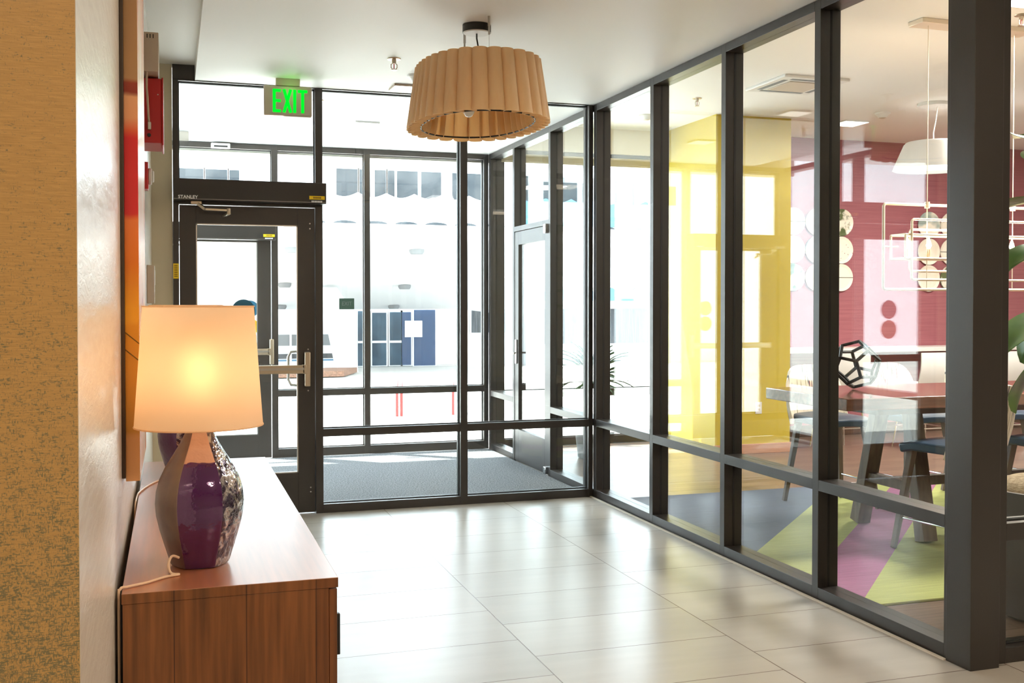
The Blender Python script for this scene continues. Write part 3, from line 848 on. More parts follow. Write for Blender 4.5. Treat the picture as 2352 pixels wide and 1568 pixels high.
# ---------------------------------------------------------------- door operators
def operator(label, x0, x1, y0, y1, z0, z1, brand=True):
    r = empty('door_operator', ((x0 + x1) / 2, (y0 + y1) / 2, z0)); tag(r, label, 'door operator', 'automatic door operators'); inv = -Vector(r.location)
    def f(mb, nm, mat, bev=.002, **k):
        o = mb.build(nm, mat, r, bev, **k); o.location = inv; return o
    f(bx(x0, x1, y0, y1, z0, z1), 'housing', M['housing'], .004)
    f(bx(x0 + .002, x1 - .002, y0 - .0008, y0, z0 + .008, z0 + .0095), 'seam', M['steel'], 0)
    ax = x0 + .15
    f(bx(ax - .04, ax + .03, y0 + .03, y0 + .07, z0 - .022, z0), 'spindle', M['satin'], .004)
    f(MB().bar((ax, y0 + .05, z0 - .012), (ax + .05, y0 + .02, z0 - .055), .03, .018).bar((ax + .05, y0 + .02, z0 - .055), (ax + .20, y0 + .03, z0 - .058), .014, .014).tube([(ax + .20, y0 + .03, z0 - .085), (ax + .20, y0 + .03, z0 - .045)], .014, 12).bar((ax + .20, y0 + .035, z0 - .08), (ax + .17, y0 + .13, z0 - .09), .016, .016), 'arm', M['satin'], .002)
    st = f(bx(x1 - .115, x1 - .012, y0 - .0015, y0, z0 + .028, z0 + .052), 'warning_sticker', M['sticker'], 0, smooth=0)
    g = MB()
    for i in range(6):
        g.box(x1 - .088 + i * .009, x1 - .082 + i * .009, y0 - .0022, y0 - .0015, z0 + .034, z0 + .046)
    o = g.build('sticker_print', M['print'], st, smooth=0)
    g = MB()
    for i in range(7):
        g.box(x1 - .10 + i * .0105, x1 - .0925 + i * .0105, y0 - .0015, y0, z0 + .008, z0 + .020)
    f(g, 'small_print', M['whiteprint'], 0, smooth=0)
    t = text('brand_lettering', 'STANLEY', .030, M['whiteprint'], r, Vector((x0 + .092, y0 - .001, z0 + .020)) + inv, bold=.0006)
    return r
operator('black automatic door operator over the inner entrance door, nearest the lobby', .010, 1.0, 7.19, YF - .001, 2.125, 2.266)
operator('black automatic door operator over the street door, seen through the glass', -.205, .915, 9.905, YE - .001, 2.035, 2.185)

# yellow push sticker on the left door jamb
yj = bx(.008, .042, YF - .002, YF, 1.615, 1.715).build('jamb_sticker', M['sticker'], smooth=0)
tag(yj, 'small upright yellow sticker on the left jamb of the entrance door', 'sticker')
g = MB()
for i in range(7): g.box(.014, .036, YF - .0028, YF - .002, 1.628 + i * .012, 1.633 + i * .012)
g.build('sticker_print', M['print'], yj, smooth=0)

# tactile exit sign on the street glass
es = bx(1.52, 1.665, YE + .046, YE + .050, 1.395, 1.50).build('tactile_exit_sign', M['exitgreen'], None, .001)
tag(es, 'small dark green EXIT sign stuck on the street glass', 'exit sign')
text('raised_letters', 'EXIT', .055, M['facade_grey'], es, (1.593, YE + .0455, 1.448), sx=.85)
# motion sensor over street door
ms = empty('motion_sensor', (.43, YE - .03, 2.87)); tag(ms, 'slim white motion sensor on the head of the street frame', 'sensor')
bx(-.085, .085, -.035, .029, 0, .045).build('sensor_body', M['white'], ms, .008)
bx(-.06, .06, -.037, -.035, .008, .022).build('sensor_lens', M['black'], ms, 0)

# ================================================================ LOBBY THINGS
# console -------------------------------------------------------------
con = empty('console_cabinet', (.13, 3.53, 0)); tag(con, 'long low walnut console cabinet against the left wall', 'cabinet'); inv = -Vector(con.location)
def fc(mb, nm, mat, bev=.0015, par=None, **k):
    o = mb.build(nm, mat, par or con, bev, **k); o.location = inv if par is None else (0, 0, 0); return o
X0, X1, Y0, Y1 = -.112, .372, 2.495, 4.56
fc(bx(X0, X1, Y0, Y1, .776, .80), 'cabinet_top', None, mats=[M['console_side'], M['console_top']], fmat=lambda i, p: 1 if p.normal.z > .5 else 0)
fc(bx(X0 + .002, X1 - .022, Y0 + .003, Y1 - .003, .10, .776), 'cabinet_body', M['console_side'])
fc(bx(X0 + .04, X1 - .07, Y0 + .05, Y1 - .05, 0, .10), 'plinth', M['black'])
for i in range(4):
    a = Y0 + .006 + i * (Y1 - Y0 - .012) / 4; b = a + (Y1 - Y0 - .012) / 4 - .004
    d = fc(bx(X1 - .021, X1 - .002, a, b, .105, .772), 'cabinet_door', M['console_side'])
    hy = b - .06 if i % 2 == 0 else a + .06
    if i == 0: hy = a + .045
    bx(X1 - .002, X1 + .011, hy - .007, hy + .007, .60, .70).build('door_pull', M['black'], d, .002)

# lamps --------------------------------------------------------------
def lamp(x, y, label, rot=0):
    r = empty('table_lamp', (x, y, .80)); tag(r, label, 'lamp', 'purple glass table lamps on the console')
    prof = [(.069, 0.002), (.072, .008), (.085, .05), (.097, .09), (.105, .125), (.1075, .155), (.105, .185), (.097, .215), (.083, .245), (.064, .275), (.046, .305), (.034, .33), (.028, .36)]
    # six facets with softly rounded arrises
    def hexring(rad, z):
        pts = []
        for k in range(6):
            a0 = rot + k * PI / 3; a1 = a0 + PI / 3
            p = Vector((math.cos(a0), math.sin(a0))) * rad; q = Vector((math.cos(a1), math.sin(a1))) * rad
            for t in (0.02, .35, .65, .98):
                v = p.lerp(q, t); bul = 1 + .05 * math.sin(PI * t)
                pts.append((v.x * bul, v.y * bul, z))
        return pts
    m = MB(); n = 24; vs = []; fs = []
    P2 = []
    for i in range(len(prof) - 1):
        for s in range(4):
            t = s / 4; P2.append((prof[i][0] * (1 - t) + prof[i + 1][0] * t, prof[i][1] * (1 - t) + prof[i + 1][1] * t))
    P2.append(prof[-1])
    for k_, (ra, z) in enumerate(P2): vs += hexring(ra, z)
    for i in range(len(P2) - 1):
        for j in range(n):
            fs.append((i * n + j, i * n + (j + 1) % n, (i + 1) * n + (j + 1) % n, (i + 1) * n + j))
    fs.append(tuple(reversed(range(n)))); fs.append(tuple((len(P2) - 1) * n + j for j in range(n)))
    m.add(vs, fs)
    def fm(i, p):
        j = (i % n) // 4
        if i >= (len(P2) - 1) * n: return 0
        return (0, 1, 2, 0, 1, 2)[j]
    m.build('glass_base', None, r, mats=[M['purple'], M['daylight_face'], M['reflection_face']], fmat=fm, smooth=24)
    MB().lathe([(.022, .360), (.022, .372), (.014, .376), (.014, .42)], n=20).build('neck_cap', M['steel'], r)
    MB().lathe([(.012, .42), (.02, .44), (.03, .47), (.03, .50), (.018, .53), (.004, .54)], n=16).build('light_bulb', M['lit_bulb'], r)
    sh = MB()
    def shade(u, v):
        a = 2 * PI * u
        ra = .155 + (.1335 - .155) * v
        return (ra * math.cos(a), ra * .92 * math.sin(a), .345 + .298 * v)
    vs = []; fs = []; n = 72
    NR = 8
    for k_ in range(NR + 1):
        ra = .155 + (.1335 - .155) * k_ / NR; z = .345 + .298 * k_ / NR
        for j in range(n):
            a = 2 * PI * j / n; vs.append((ra * math.cos(a), ra * math.sin(a) * .92, z))
    for i in range(NR):
        for j in range(n): fs.append((i * n + j, i * n + (j + 1) % n, (i + 1) * n + (j + 1) % n, (i + 1) * n + j))
    sh.add(vs, fs); so = sh.build('lamp_shade', M['shade'], r, smooth=50)
    t1 = [(.1338 * math.cos(2 * PI * j / 48), .1338 * .92 * math.sin(2 * PI * j / 48), .643) for j in range(48)]
    t2 = [(.1552 * math.cos(2 * PI * j / 48), .1552 * .92 * math.sin(2 * PI * j / 48), .346) for j in range(48)]
    MB().tube(t1, .002, 6, closed=True).build('shade_rim', M['shade'], so); MB().tube(t2, .002, 6, closed=True).build('shade_rim', M['shade'], so)
    sp = MB()
    for k in range(3):
        a = k * 2 * PI / 3 + .3; sp.tube([(0, 0, .60), (.13 * math.cos(a), .13 * .92 * math.sin(a), .635)], .0018, 6)
    sp.tube([(0, 0, .42), (0, 0, .61)], .003, 6).build('shade_spider', M['satin'], r)
    return r
lamp(.063, 2.735, 'nearer purple glass table lamp with a lit cream shade, at the front of the console', rot=R(-90 - 30 - 2))
lamp(.050, 4.18, 'farther purple glass table lamp, half hidden behind the nearer one', rot=R(-172))

# cords
def cord(name, label, pts, r, mat, cat='cord'):
    # smooth the polyline
    P = [Vector(p) for p in pts]
    out = []
    for i in range(len(P) - 1):
        p0 = P[max(i - 1, 0)]; p1 = P[i]; p2 = P[i + 1]; p3 = P[min(i + 2, len(P) - 1)]
        for s in range(8):
            t = s / 8
            out.append(.5 * ((2 * p1) + (-p0 + p2) * t + (2 * p0 - 5 * p1 + 4 * p2 - p3) * t * t + (-p0 + 3 * p1 - 3 * p2 + p3) * t ** 3))
    out.append(P[-1])
    o = MB().tube(out, r, 8).build(name, mat)
    return tag(o, label, cat) if label else o
cord('lamp_cord', 'pale lamp cord looping from the near purple lamp over the console edge', [(.012, 2.662, .835), (-.004, 2.652, .842), (-.012, 2.64, .825), (-.006, 2.632, .806), (.012, 2.625, .8035), (-.02, 2.61, .8035), (-.06, 2.57, .8035), (-.1, 2.545, .8035), (-.116, 2.53, .802), (-.119, 2.53, .76), (-.119, 2.54, .4)], .0032, M['cord'])
cord('lamp_cord', 'thin white cord from the far lamp drooping behind the console', [(-.02, 4.10, .806), (-.045, 4.06, .8035), (-.075, 3.98, .8035), (-.105, 3.85, .8035), (-.1165, 3.75, .80), (-.1185, 3.6, .77), (-.1185, 3.5, .6)], .003, M['cord'])

# artwork
art = empty('canvas_artwork', (XW, 2.92, .985)); tag(art, 'thick abstract canvas in red, orange and gold on the left wall', 'painting'); inv = -Vector(art.location)
def fa(mb, nm, mat, bev=.001, **k):
    o = mb.build(nm, mat, art, bev, **k); o.location = inv; return o
fa(bx(XW + .0005, -.1175, 2.905, 3.62, .995, 2.62), 'hanging_frame', M['shadow_frame'])
cv = fa(bx(-.1175, -.083, 2.92, 3.60, .985, 2.63), 'painted_canvas', M['painting'], smooth=0)
fa(bx(-.083, -.0825, 2.9215, 3.5985, .987, 2.628), 'front_face', M['canvas_face'], 0, smooth=0)
fa(MB().bar((-.1176, 2.9195, 1.375), (-.0828, 2.9195, 1.345), .001, .003).bar((-.1176, 2.9195, 1.33), (-.0828, 2.9195, 1.30), .001, .003), 'drawn_lines', M['print'], 0, smooth=0)

# devices on the wall beyond the canvas
fp = empty('alarm_bell_box', (XW, 5.2, 2.17)); tag(fp, 'red alarm box high on the left wall beside the entrance', 'alarm box'); inv = -Vector(fp.location)
def fd(root, mb, nm, mat, bev=.004, **k):
    o = mb.build(nm, mat, root, bev, **k); o.location = -Vector(root.location); return o
fd(fp, bx(XW, -.042, 5.2, 5.50, 2.20, 2.50), 'alarm_case', M['red'])
fd(fp, bx(-.042, -.034, 5.195, 5.505, 2.19, 2.505), 'alarm_cover', M['red'], .003)
fd(fp, MB().prism([(-.098 + .0085 * math.cos(i * PI / 8), 2.235 + .0085 * math.sin(i * PI / 8)) for i in range(16)], 'y', 5.196, 5.2), 'key_lock', M['black'], 0)
fd(fp, MB().prism([(-.058 + .003 * math.cos(i * PI / 4), 2.425 + .003 * math.sin(i * PI / 4)) for i in range(8)], 'y', 5.197, 5.2), 'screw', M['steel'], 0)
fb = empty('control_box', (XW, 5.1, 2.50)); tag(fb, 'putty grey vented control box above the red alarm box', 'control box')
fd(fb, bx(XW, -.053, 5.1, 5.38, 2.512, 2.69), 'box_body', M['putty'])
g = MB()
for i in range(3): g.box(-.104 + i * .013, -.100 + i * .013, 5.0985, 5.1, 2.662, 2.68)
fd(fb, g, 'vent_slots', M['black'], 0, smooth=0)
fd(fb, MB().tube([(-.105, 5.12, 2.512), (-.106, 5.12, 2.44), (-.103, 5.14, 2.40), (-.1, 5.165, 2.33), (-.097, 5.17, 2.28)], .005, 8), 'conduit', M['putty'], 0)
fd(fb, bx(-.103, -.088, 5.155, 5.185, 2.255, 2.29), 'conduit_end', M['steel'], .003)
sb = empty('fire_strobe', (XW, 5.4, 2.05)); tag(sb, 'red fire alarm strobe with a clear dome on the left wall', 'fire alarm')
fd(sb, bx(XW, -.106, 5.35, 5.45, 2.0, 2.13), 'strobe_base', M['red'], .003)
m = MB()
m.prism([(5.40 + .04 * math.cos(2 * PI * i / 20), 2.065 + .04 * math.sin(2 * PI * i / 20)) for i in range(20)], 'x', -.106, -.090)
m.prism([(5.40 + .028 * math.cos(2 * PI * i / 20), 2.065 + .028 * math.sin(2 * PI * i / 20)) for i in range(20)], 'x', -.090, -.080)
fd(sb, m, 'strobe_dome', M['white'], .004)
tb = empty('thermostat', (XW, 5.9, 1.46)); tag(tb, 'beige thermostat box on the left wall beside the entrance', 'thermostat')
fd(tb, bx(XW, -.089, 5.9, 6.03, 1.45, 1.655), 'thermostat_case', M['putty'], .004)
fd(tb, bx(-.089, -.087, 5.92, 6.01, 1.55, 1.63), 'display', M['white'], .001)

# exit sign ------------------------------------------------------------
ex = empty('exit_sign', (.735, 7.10, CZ)); ex.rotation_euler = (0, 0, R(-3)); tag(ex, 'putty grey EXIT sign with green letters hanging under the ceiling', 'exit sign')
bx(-.078, .078, -.035, .035, -.045, 0).build('ceiling_mount', M['putty'], ex, .004)
bd = bx(-.155, .155, -.024, .024, -.245, -.045).build('sign_body', M['putty'], ex, .010)
for i, ch in enumerate('EXIT'):
    pass
# block letters, taller than wide as on the sign
def letters(par, y, flip=1):
    H = .152; zb = -.222; st = .019
    def bar2(m, x0, z0, x1, z1, wd):
        a = Vector((x0, z0)); b = Vector((x1, z1)); d = (b - a).normalized(); nn = Vector((-d.y, d.x)) * wd / 2
        m.prism([tuple(a + nn), tuple(b + nn), tuple(b - nn), tuple(a - nn)][::-1], 'y', y - .0015, y)
    m = MB()
    x = -.098
    m.box(x, x + st, y - .0015, y, zb, zb + H)
    for z in (zb, zb + H / 2 - st / 2, zb + H - st): m.box(x + st, x + .052, y - .0015, y, z, z + st)
    m.build('green_letter', M['green'], par, smooth=0)
    m = MB(); x = -.034
    bar2(m, x + .008, zb, x + .052, zb + H, st); bar2(m, x + .052, zb, x + .008, zb + H, st)
    m.build('green_letter', M['green'], par, smooth=0)
    m = MB(); x = .034
    m.box(x, x + st, y - .0015, y, zb, zb + H); m.build('green_letter', M['green'], par, smooth=0)
    m = MB(); x = .064
    m.box(x, x + .062, y - .0015, y, zb + H - st, zb + H).box(x + .0215, x + .0405, y - .0015, y, zb, zb + H - st)
    m.build('green_letter', M['green'], par, smooth=0)
letters(bd, -.0245)
bx(-.15, -.03, -.02, .02, -.252, -.245).build('downlight_strip', M['panel'], ex, 0)
gl = light('exit_glow', 'POINT', (.745, 7.02, CZ - .08), (0, 0, 0), .09, (.25, 1.0, .2), .05)

# sprinklers -------------------------------------------------------------
def sprinkler(x, y, z, label):
    r = empty('sprinkler_head', (x, y, z)); tag(r, label, 'sprinkler', 'ceiling sprinklers')
    MB().lathe([(.012, -.03), (.014, -.006), (.040, -.006), (.042, 0)], n=24).build('escutcheon', M['satin'], r)
    MB().tube([(-.006, 0, -.028), (-.018, 0, -.035), (-.018, 0, -.055), (-.006, 0, -.066), (.006, 0, -.066), (.018, 0, -.055), (.018, 0, -.035), (.006, 0, -.028)], .003, 8).build('yoke', M['satin'], r)
    MB().lathe([(.003, -.066), (.003, -.03)], n=10).build('glass_bulb', M['red'], r)
    d = MB(); d.lathe([(.020, -.070), (.020, -.067)], n=16); d.build('deflector', M['satin'], r)
    return r
sprinkler(1.285, 6.30, CZ, 'brass sprinkler head on the lobby ceiling left of the wooden pendant')
sprinkler(4.39, 8.31, DZ, 'sprinkler head on the dining ceiling above the yellow pier')
sprinkler(5.05, 5.30, DZ, 'sprinkler head on the dining ceiling seen right of the dark corner post')
sprinkler(1.02, 7.75, CZ, 'small sprinkler head on the vestibule ceiling beside the exit sign')

def detector(x, y, z, label):
    r = empty('smoke_detector', (x, y, z)); tag(r, label, 'smoke detector', 'smoke detectors')
    MB().lathe([(.035, -.045), (.045, -.035), (.055, -.02), (.07, -.012), (.074, 0)], n=32).build('detector_body', M['white'], r)
    MB().lathe([(.02, -.052), (.034, -.045)], n=24).build('sensor_cap', M['putty'], r)
    return r
detector(1.53, 6.72, CZ, 'smoke detector on the lobby ceiling partly behind the wooden pendant')
detector(6.40, 8.42, DZ, 'smoke detector on the dining ceiling left of the white dome pendant')
detector(4.32, 9.2, DZ, 'smoke detector on the dining ceiling near the street window')

def panel_light(x, y, z, label, s=.2, h=.014):
    r = empty('ceiling_light', (x, y, z)); tag(r, label, 'ceiling light', 'square ceiling lights')
    bx(-s / 2, s / 2, -s / 2, s / 2, -h, 0).build('light_frame', M['putty'] if abs(y - 7.10) < .01 else M['white'], r, .003)
    bx(-s / 2 + .008, s / 2 - .008, -s / 2 + .008, s / 2 - .008, -h - .002, -h).build('diffuser', M['panel'], r)
    return r
panel_light(1.53, 7.10, CZ, 'square surface light on the lobby ceiling left of the wooden pendant')
panel_light(1.52, 8.62, CZ, 'square light on the vestibule ceiling')
panel_light(6.42, 8.96, DZ, 'square light on the dining ceiling beside the maroon wall', .28)
panel_light(4.85, 5.0, DZ, 'square light on the dining ceiling above the table', .28)
panel_light(1.2, -1.2, CZ, 'square light on the lobby ceiling behind the camera', .5)
panel_light(3.6, .6, CZ, 'square light on the lobby ceiling over the open lobby', .5)

# wooden pendant ----------------------------------------------------------
pd = empty('wooden_pendant_lamp', (1.55, 5.41, 2.39)); tag(pd, 'large oval pendant shade of overlapping curled pale wood slats', 'pendant lamp')
A0, B0 = .292, .455   # bottom half axes
def ell(t, k):
    # super-ellipse, blunt sides and rounded tips, t measured from the near tip
    c = math.cos(t); s = math.sin(t); e = .88
    return Vector((A0 * k * math.copysign(abs(s) ** e, s), -B0 * k * math.copysign(abs(c) ** e, c)))
NS = 17
for side in (1, -1):
    # equal arc steps
    ts = [i * PI / 400 for i in range(401)]
    P = [ell(t, 1) for t in ts]; acc = [0]
    for i in range(400): acc.append(acc[-1] + (P[i + 1] - P[i]).length)
    tot = acc[-1]
    def at(sv):
        sv = max(0, min(tot, sv)); k = 0
        while k < 399 and acc[k + 1] < sv: k += 1
        f_ = (sv - acc[k]) / (acc[k + 1] - acc[k]); return ts[k] + f_ * (ts[1])
    stp = tot / NS
    for i in range(NS):
        s0 = i * stp
        def slat(u, v, s0=s0, side=side):
            # a curled strip: tucked in behind its neighbour, bulging out, rolled back at the leading edge
            k = 1 - .15 * v
            ang = PI * (-.08 + .98 * u)
            along = s0 + stp * (.5 - .62 * math.cos(ang)) - stp * .06
            bulge = .066 * math.sin(max(0, ang)) ** .7 - .030 * max(0, 1 - u * 2.5)
            al = min(max(along, 0.0), tot)
            t = at(al)
            p = ell(t, k); q = ell(t + .02, k); r0 = ell(t - .02, k)
            d = (q - r0); d.normalize(); nrm = Vector((-d.y, d.x))
            if nrm.dot(p) < 0: nrm = -nrm
            edge = .018 * abs(2 * u - 1) ** 5 * (1 - min(1, v * 8))
            topd = -.010 * abs(2 * u - 1) ** 4 * max(0, v * 8 - 7)
            p = p + nrm * bulge
            return (side * p.x, p.y, .322 * v + edge + topd)
        MB().sheet(slat, 14, 8, .003).build('shade_slat', M['slat'], pd, smooth=50)
ring = [tuple(ell(t, .96)) + (.012,) for t in [2 * PI * i / 72 for i in range(72)]]
ring2 = [tuple(ell(t, .82)) + (.30,) for t in [2 * PI * i / 72 for i in range(72)]]
MB().tube(ring, .0045, 8, closed=True).build('wire_ring', M['bcord'], pd)
MB().tube(ring2, .0045, 8, closed=True).tube([(0, -.39, .30), (0, .39, .30)], .005, 8).build('wire_ring', M['bcord'], pd)
MB().lathe([(.018, .13), (.026, .08), (.034, .04), (.03, .01), (.018, -.008), (.004, -.014)], n=20).build('light_bulb', M['bulb'], pd).location = (-.05, -.02, .06)
pl_ = light('pendant_light', 'POINT', (-.05, -.02, .10), (0, 0, 0), 9, (1.0, .86, .68), .03); pl_.parent = pd
MB().tube([(-.05, -.02, .15), (-.05, -.02, .30)], .018, 12).build('bulb_socket', M['black'], pd)
MB().lathe([(.076, .500), (.076, .516), (.076, .5395)], n=40).build('ceiling_canopy', M['black'], pd)
MB().lathe([(.070, .495), (.075, .501)], n=40).build('canopy_plate', M['white'], pd)
MB().tube([(0, 0, .497), (0, 0, .470), (.004, -.01, .43), (.012, -.02, .38), (.014, -.02, .30)], .0045, 8).build('power_cord', M['bcord'], pd)
for (yy, x_) in ((-.19, .012), (.20, -.012)):
    g = MB().tube([(x_, yy, .30), (x_, yy, .49)], .0011, 6).tube([(x_, yy, .445), (x_, yy, .49)], .005, 8).tube([(x_, yy, .49), (x_, yy, .54)], .007, 8).build('suspension_wire', M['wire'], pd)

# ================================================================ DINING ROOM
rug = bx(3.14, 7.6, 4.22, 7.12, .0005, .014).build('striped_rug', M['rug'], None, .004)
tag(rug, 'rug with diagonal navy, lime and magenta stripes under the tall table', 'rug')

tb = empty('communal_table', (5.3, 5.45, 0)); tag(tb, 'tall wooden communal table with thick splayed legs on the striped rug', 'table'); inv = -Vector(tb.location)
fd(tb, bx(3.60, 7.4, 5.03, 5.88, .845, .915), 'tabletop', M['tabletop'], .006)
fd(tb, bx(3.9, 7.1, 5.15, 5.76, .80, .845), 'apron', M['walnut_dark'], .003)
for x in (4.30, 6.75):
    for (yb, yt) in ((5.22, 5.36), (5.86, 5.66)):
        fd(tb, MB().bar((x, yb, .024), (x, yt, .80), .085, .10, .07, .10, up=(1, 0, 0)), 'leg', M['legwood'], .004)
    fd(tb, bx(x - .03, x + .03, 5.30, 5.79, .30, .36), 'cross_rail', M['legwood'], .003)
fd(tb, bx(4.33, 6.72, 5.515, 5.575, .30, .36), 'stretcher', M['legwood'], .003)

# stools
def make_stool():
    r = empty('counter_stool', (0, 0, 0)); tag(r, 'counter stool', 'stool', 'counter stools around the tall table')
    # local: faces +y (towards the table), back at -y
    m = MB()
    def seat(u, v):
        x = (u - .5) * .43; y = (v - .5) * .42
        k = 1 - .10 * (1 - v)
        z = .625 + .012 * math.cos(PI * (u - .5)) - .02 * max(0, v - .8) / .2
        return (x * k, y, z)
    m.sheet(seat, 10, 10, .055).build('seat', M['seat'], r, .012)
    def back(u, v):
        a = (u - .5) * 2
        w_ = .235 - .02 * v + .012 * math.sin(PI * v)
        x = w_ * math.sin(a * 1.15) / math.sin(1.15)
        y = -.235 + .16 * (1 - math.cos(a * 1.25)) * (1 - .35 * v) - .07 * v
        top = .36 * (1 - .35 * abs(a) ** 4)
        return (x, y, .585 + top * v * 1.15)
    MB().sheet(back, 16, 10, .028).build('backrest', M['fabric'], r, .006)
    for sx in (-1, 1):
        for sy in (-1, 1):
            MB().bar((sx * .235, sy * .225, .0175), (sx * .165, sy * .155, .60), .028, .028, .042, .042).build('leg', M['legwood'], r, .003)
    pts = [(-.213, -.203, .20), (.213, -.203, .20), (.213, .203, .20), (-.213, .203, .20)]
    MB().tube([(-.21, .205, .20), (.21, .205, .20)], .009, 10).build('footrest', M['chrome'], r)
    MB().tube([(-.21, -.2, .20), (-.21, .2, .20)], .007, 8).build('side_rail', M['chrome'], r)
    MB().tube([(.21, -.2, .20), (.21, .2, .20)], .007, 8).build('side_rail', M['chrome'], r)
    return r
proto = make_stool()
stools = [(4.29, 4.98, R(9), 'slate blue counter stool on the near side of the table, closest to the glass'),
          (4.46, 6.42, R(178), 'far side stool nearest the yellow pier, streaked backrest facing the lobby'),
          (5.16, 6.44, R(183), 'far side stool behind the table legs, streaked backrest facing the lobby'),
          (5.02, 4.98, R(-2), 'near side stool seen right of the dark corner post'),
          (5.86, 6.42, R(180), 'far side stool third from the yellow pier')]
for i, (x, y, a, lb) in enumerate(stools):
    o = proto if i == 0 else copy_tree(proto)
    o.location = (x, y, 0); o.rotation_euler = (0, 0, a); o['label'] = lb

# geometric terrarium
ph = (1 + 5 ** .5) / 2
V = []
for a in (-1, 1):
    for b in (-1, 1):
        for c in (-1, 1): V.append(Vector((a, b, c)))
for a in (-1, 1):
    for b in (-1, 1):
        V += [Vector((0, a / ph, b * ph)), Vector((a / ph, b * ph, 0)), Vector((a * ph, 0, b / ph))]
m = MB(); s = .085
rm = Matrix.Rotation(R(31.7), 3, 'X')
VV = [rm @ v * s for v in V]
zmin = min(v.z for v in VV)
for i in range(20):
    for j in range(i + 1, 20):
        if abs((V[i] - V[j]).length - 2 / ph) < .01: m.tube([VV[i], VV[j]], .0105, 6)
ge = m.build('geometric_terrarium', M['rack'], None, 0)
ge.location = (4.06, 5.58, .9155 - zmin + .011)
tag(ge, 'black open polyhedron ornament on the tall table', 'ornament')

# chandelier
def rrect(x0, x1, z0, z1, y, r=.02, n=4):
    pts = []
    for cx, cz, a0 in ((x1 - r, z1 - r, 0), (x0 + r, z1 - r, 90), (x0 + r, z0 + r, 180), (x1 - r, z0 + r, 270)):
        for k in range(n + 1):
            a = R(a0 + 90 * k / n); pts.append((cx + r * math.cos(a), y, cz + r * math.sin(a)))
    return pts
ch = empty('linear_chandelier', (4.94, 5.6, 1.54)); tag(ch, 'cream chandelier of nested open rectangles with candle bulbs over the tall table', 'chandelier')
inv = -Vector(ch.location)
fd(ch, MB().tube(rrect(4.27, 5.61, 1.54, 2.08, 5.6), .009, 8, closed=True), 'outer_frame', M['cream'], 0)
fd(ch, MB().tube(rrect(4.42, 5.46, 1.60, 1.98, 5.52), .008, 8, closed=True), 'middle_frame', M['cream'], 0)
fd(ch, MB().tube(rrect(4.55, 5.33, 1.66, 1.93, 5.70), .008, 8, closed=True), 'inner_frame', M['cream'], 0)
m = MB()
for z in (1.735, 1.885):
    m.tube([(4.38, 5.53, z), (5.50, 5.53, z), (5.50, 5.67, z), (4.38, 5.67, z)], .007, 8, closed=True)
for x in (4.38, 5.50):
    for y in (5.53, 5.67): m.tube([(x, y, 1.735), (x, y, 1.885)], .007, 8)
m.tube([(4.27, 5.6, 1.81), (4.38, 5.6, 1.81)], .005, 8).tube([(5.5, 5.6, 1.81), (5.61, 5.6, 1.81)], .005, 8).tube([(4.38, 5.6, 1.735), (5.5, 5.6, 1.735)], .006, 8)
for x in (4.38, 5.5):
    m.tube([(x, 5.53, 1.735), (x, 5.67, 1.735)], .006, 8)
fd(ch, m, 'candle_tray', M['cream'], 0)
for i in range(7):
    x = 4.45 + i * .165
    cd = fd(ch, MB().lathe([(.020, 1.738), (.020, 1.745), (.011, 1.748), (.011, 1.80)], (x, 5.6), n=14), 'candle_sleeve', M['cream'], 0)
    MB().lathe([(.008, 1.80), (.017, 1.822), (.012, 1.846), (.002, 1.872)], (x, 5.6), n=12).build('candle_bulb', M['flame'], cd)
light('chandelier_light', 'AREA', (4.94, 5.6, 1.88), (R(180), 0, 0), 7, (1, .72, .45), .9, .1)
for x in (4.60, 5.28):
    fd(ch, MB().tube([(x, 5.6, 1.55), (x, 5.6, DZ - .03)], .003, 8).tube([(x, 5.6, 2.06), (x, 5.6, 2.10)], .017, 12), 'suspension_rod', M['cream'], 0)
fd(ch, bx(4.50, 5.38, 5.53, 5.67, DZ - .030, DZ), 'ceiling_canopy', M['cream'], .003)

# dome pendant
dp = empty('dome_pendant', (6.53, 7.87, 2.655)); tag(dp, 'wide white dome pendant glowing underneath, in the dining room', 'pendant lamp')
MB().lathe([(.348, 0), (.352, .002), (.255, .225), (.235, .245), (.10, .26), (.10, .255), (.23, .238), (.25, .218), (.345, .004)], n=56, capb=False, capt=False).build('dome_shade', M['white'], dp)
MB().lathe([(.325, .030), (.325, .034)], n=48).build('diffuser', M['panel'], dp)
MB().tube([(0, 0, .25), (-.02, -.02, .33), (.03, .01, .45), (.04, 0, DZ - 2.685)], .005, 8).build('power_cord', M['white'], dp)
MB().lathe([(.14, DZ - 2.685), (.14, DZ - 2.655)], n=40).build('ceiling_canopy', M['white'], dp)

# air conditioning cassette
ac = empty('air_vent', (4.88, 7.52, DZ)); tag(ac, 'square air conditioning cassette in the dining ceiling', 'air vent')
bx(-.30, .30, -.30, .30, -.022, 0).build('vent_frame', M['white'], ac, .006)
bx(-.17, .17, -.17, .17, -.030, -.022).build('vent_grille', M['putty'], ac, .004)
for k in range(4):
    o = bx(-.2, .2, .205, .25, -.0235, -.022).build('vent_slot', M['facade_grey'], ac, .001); o.rotation_euler = (0, 0, k * PI / 2)

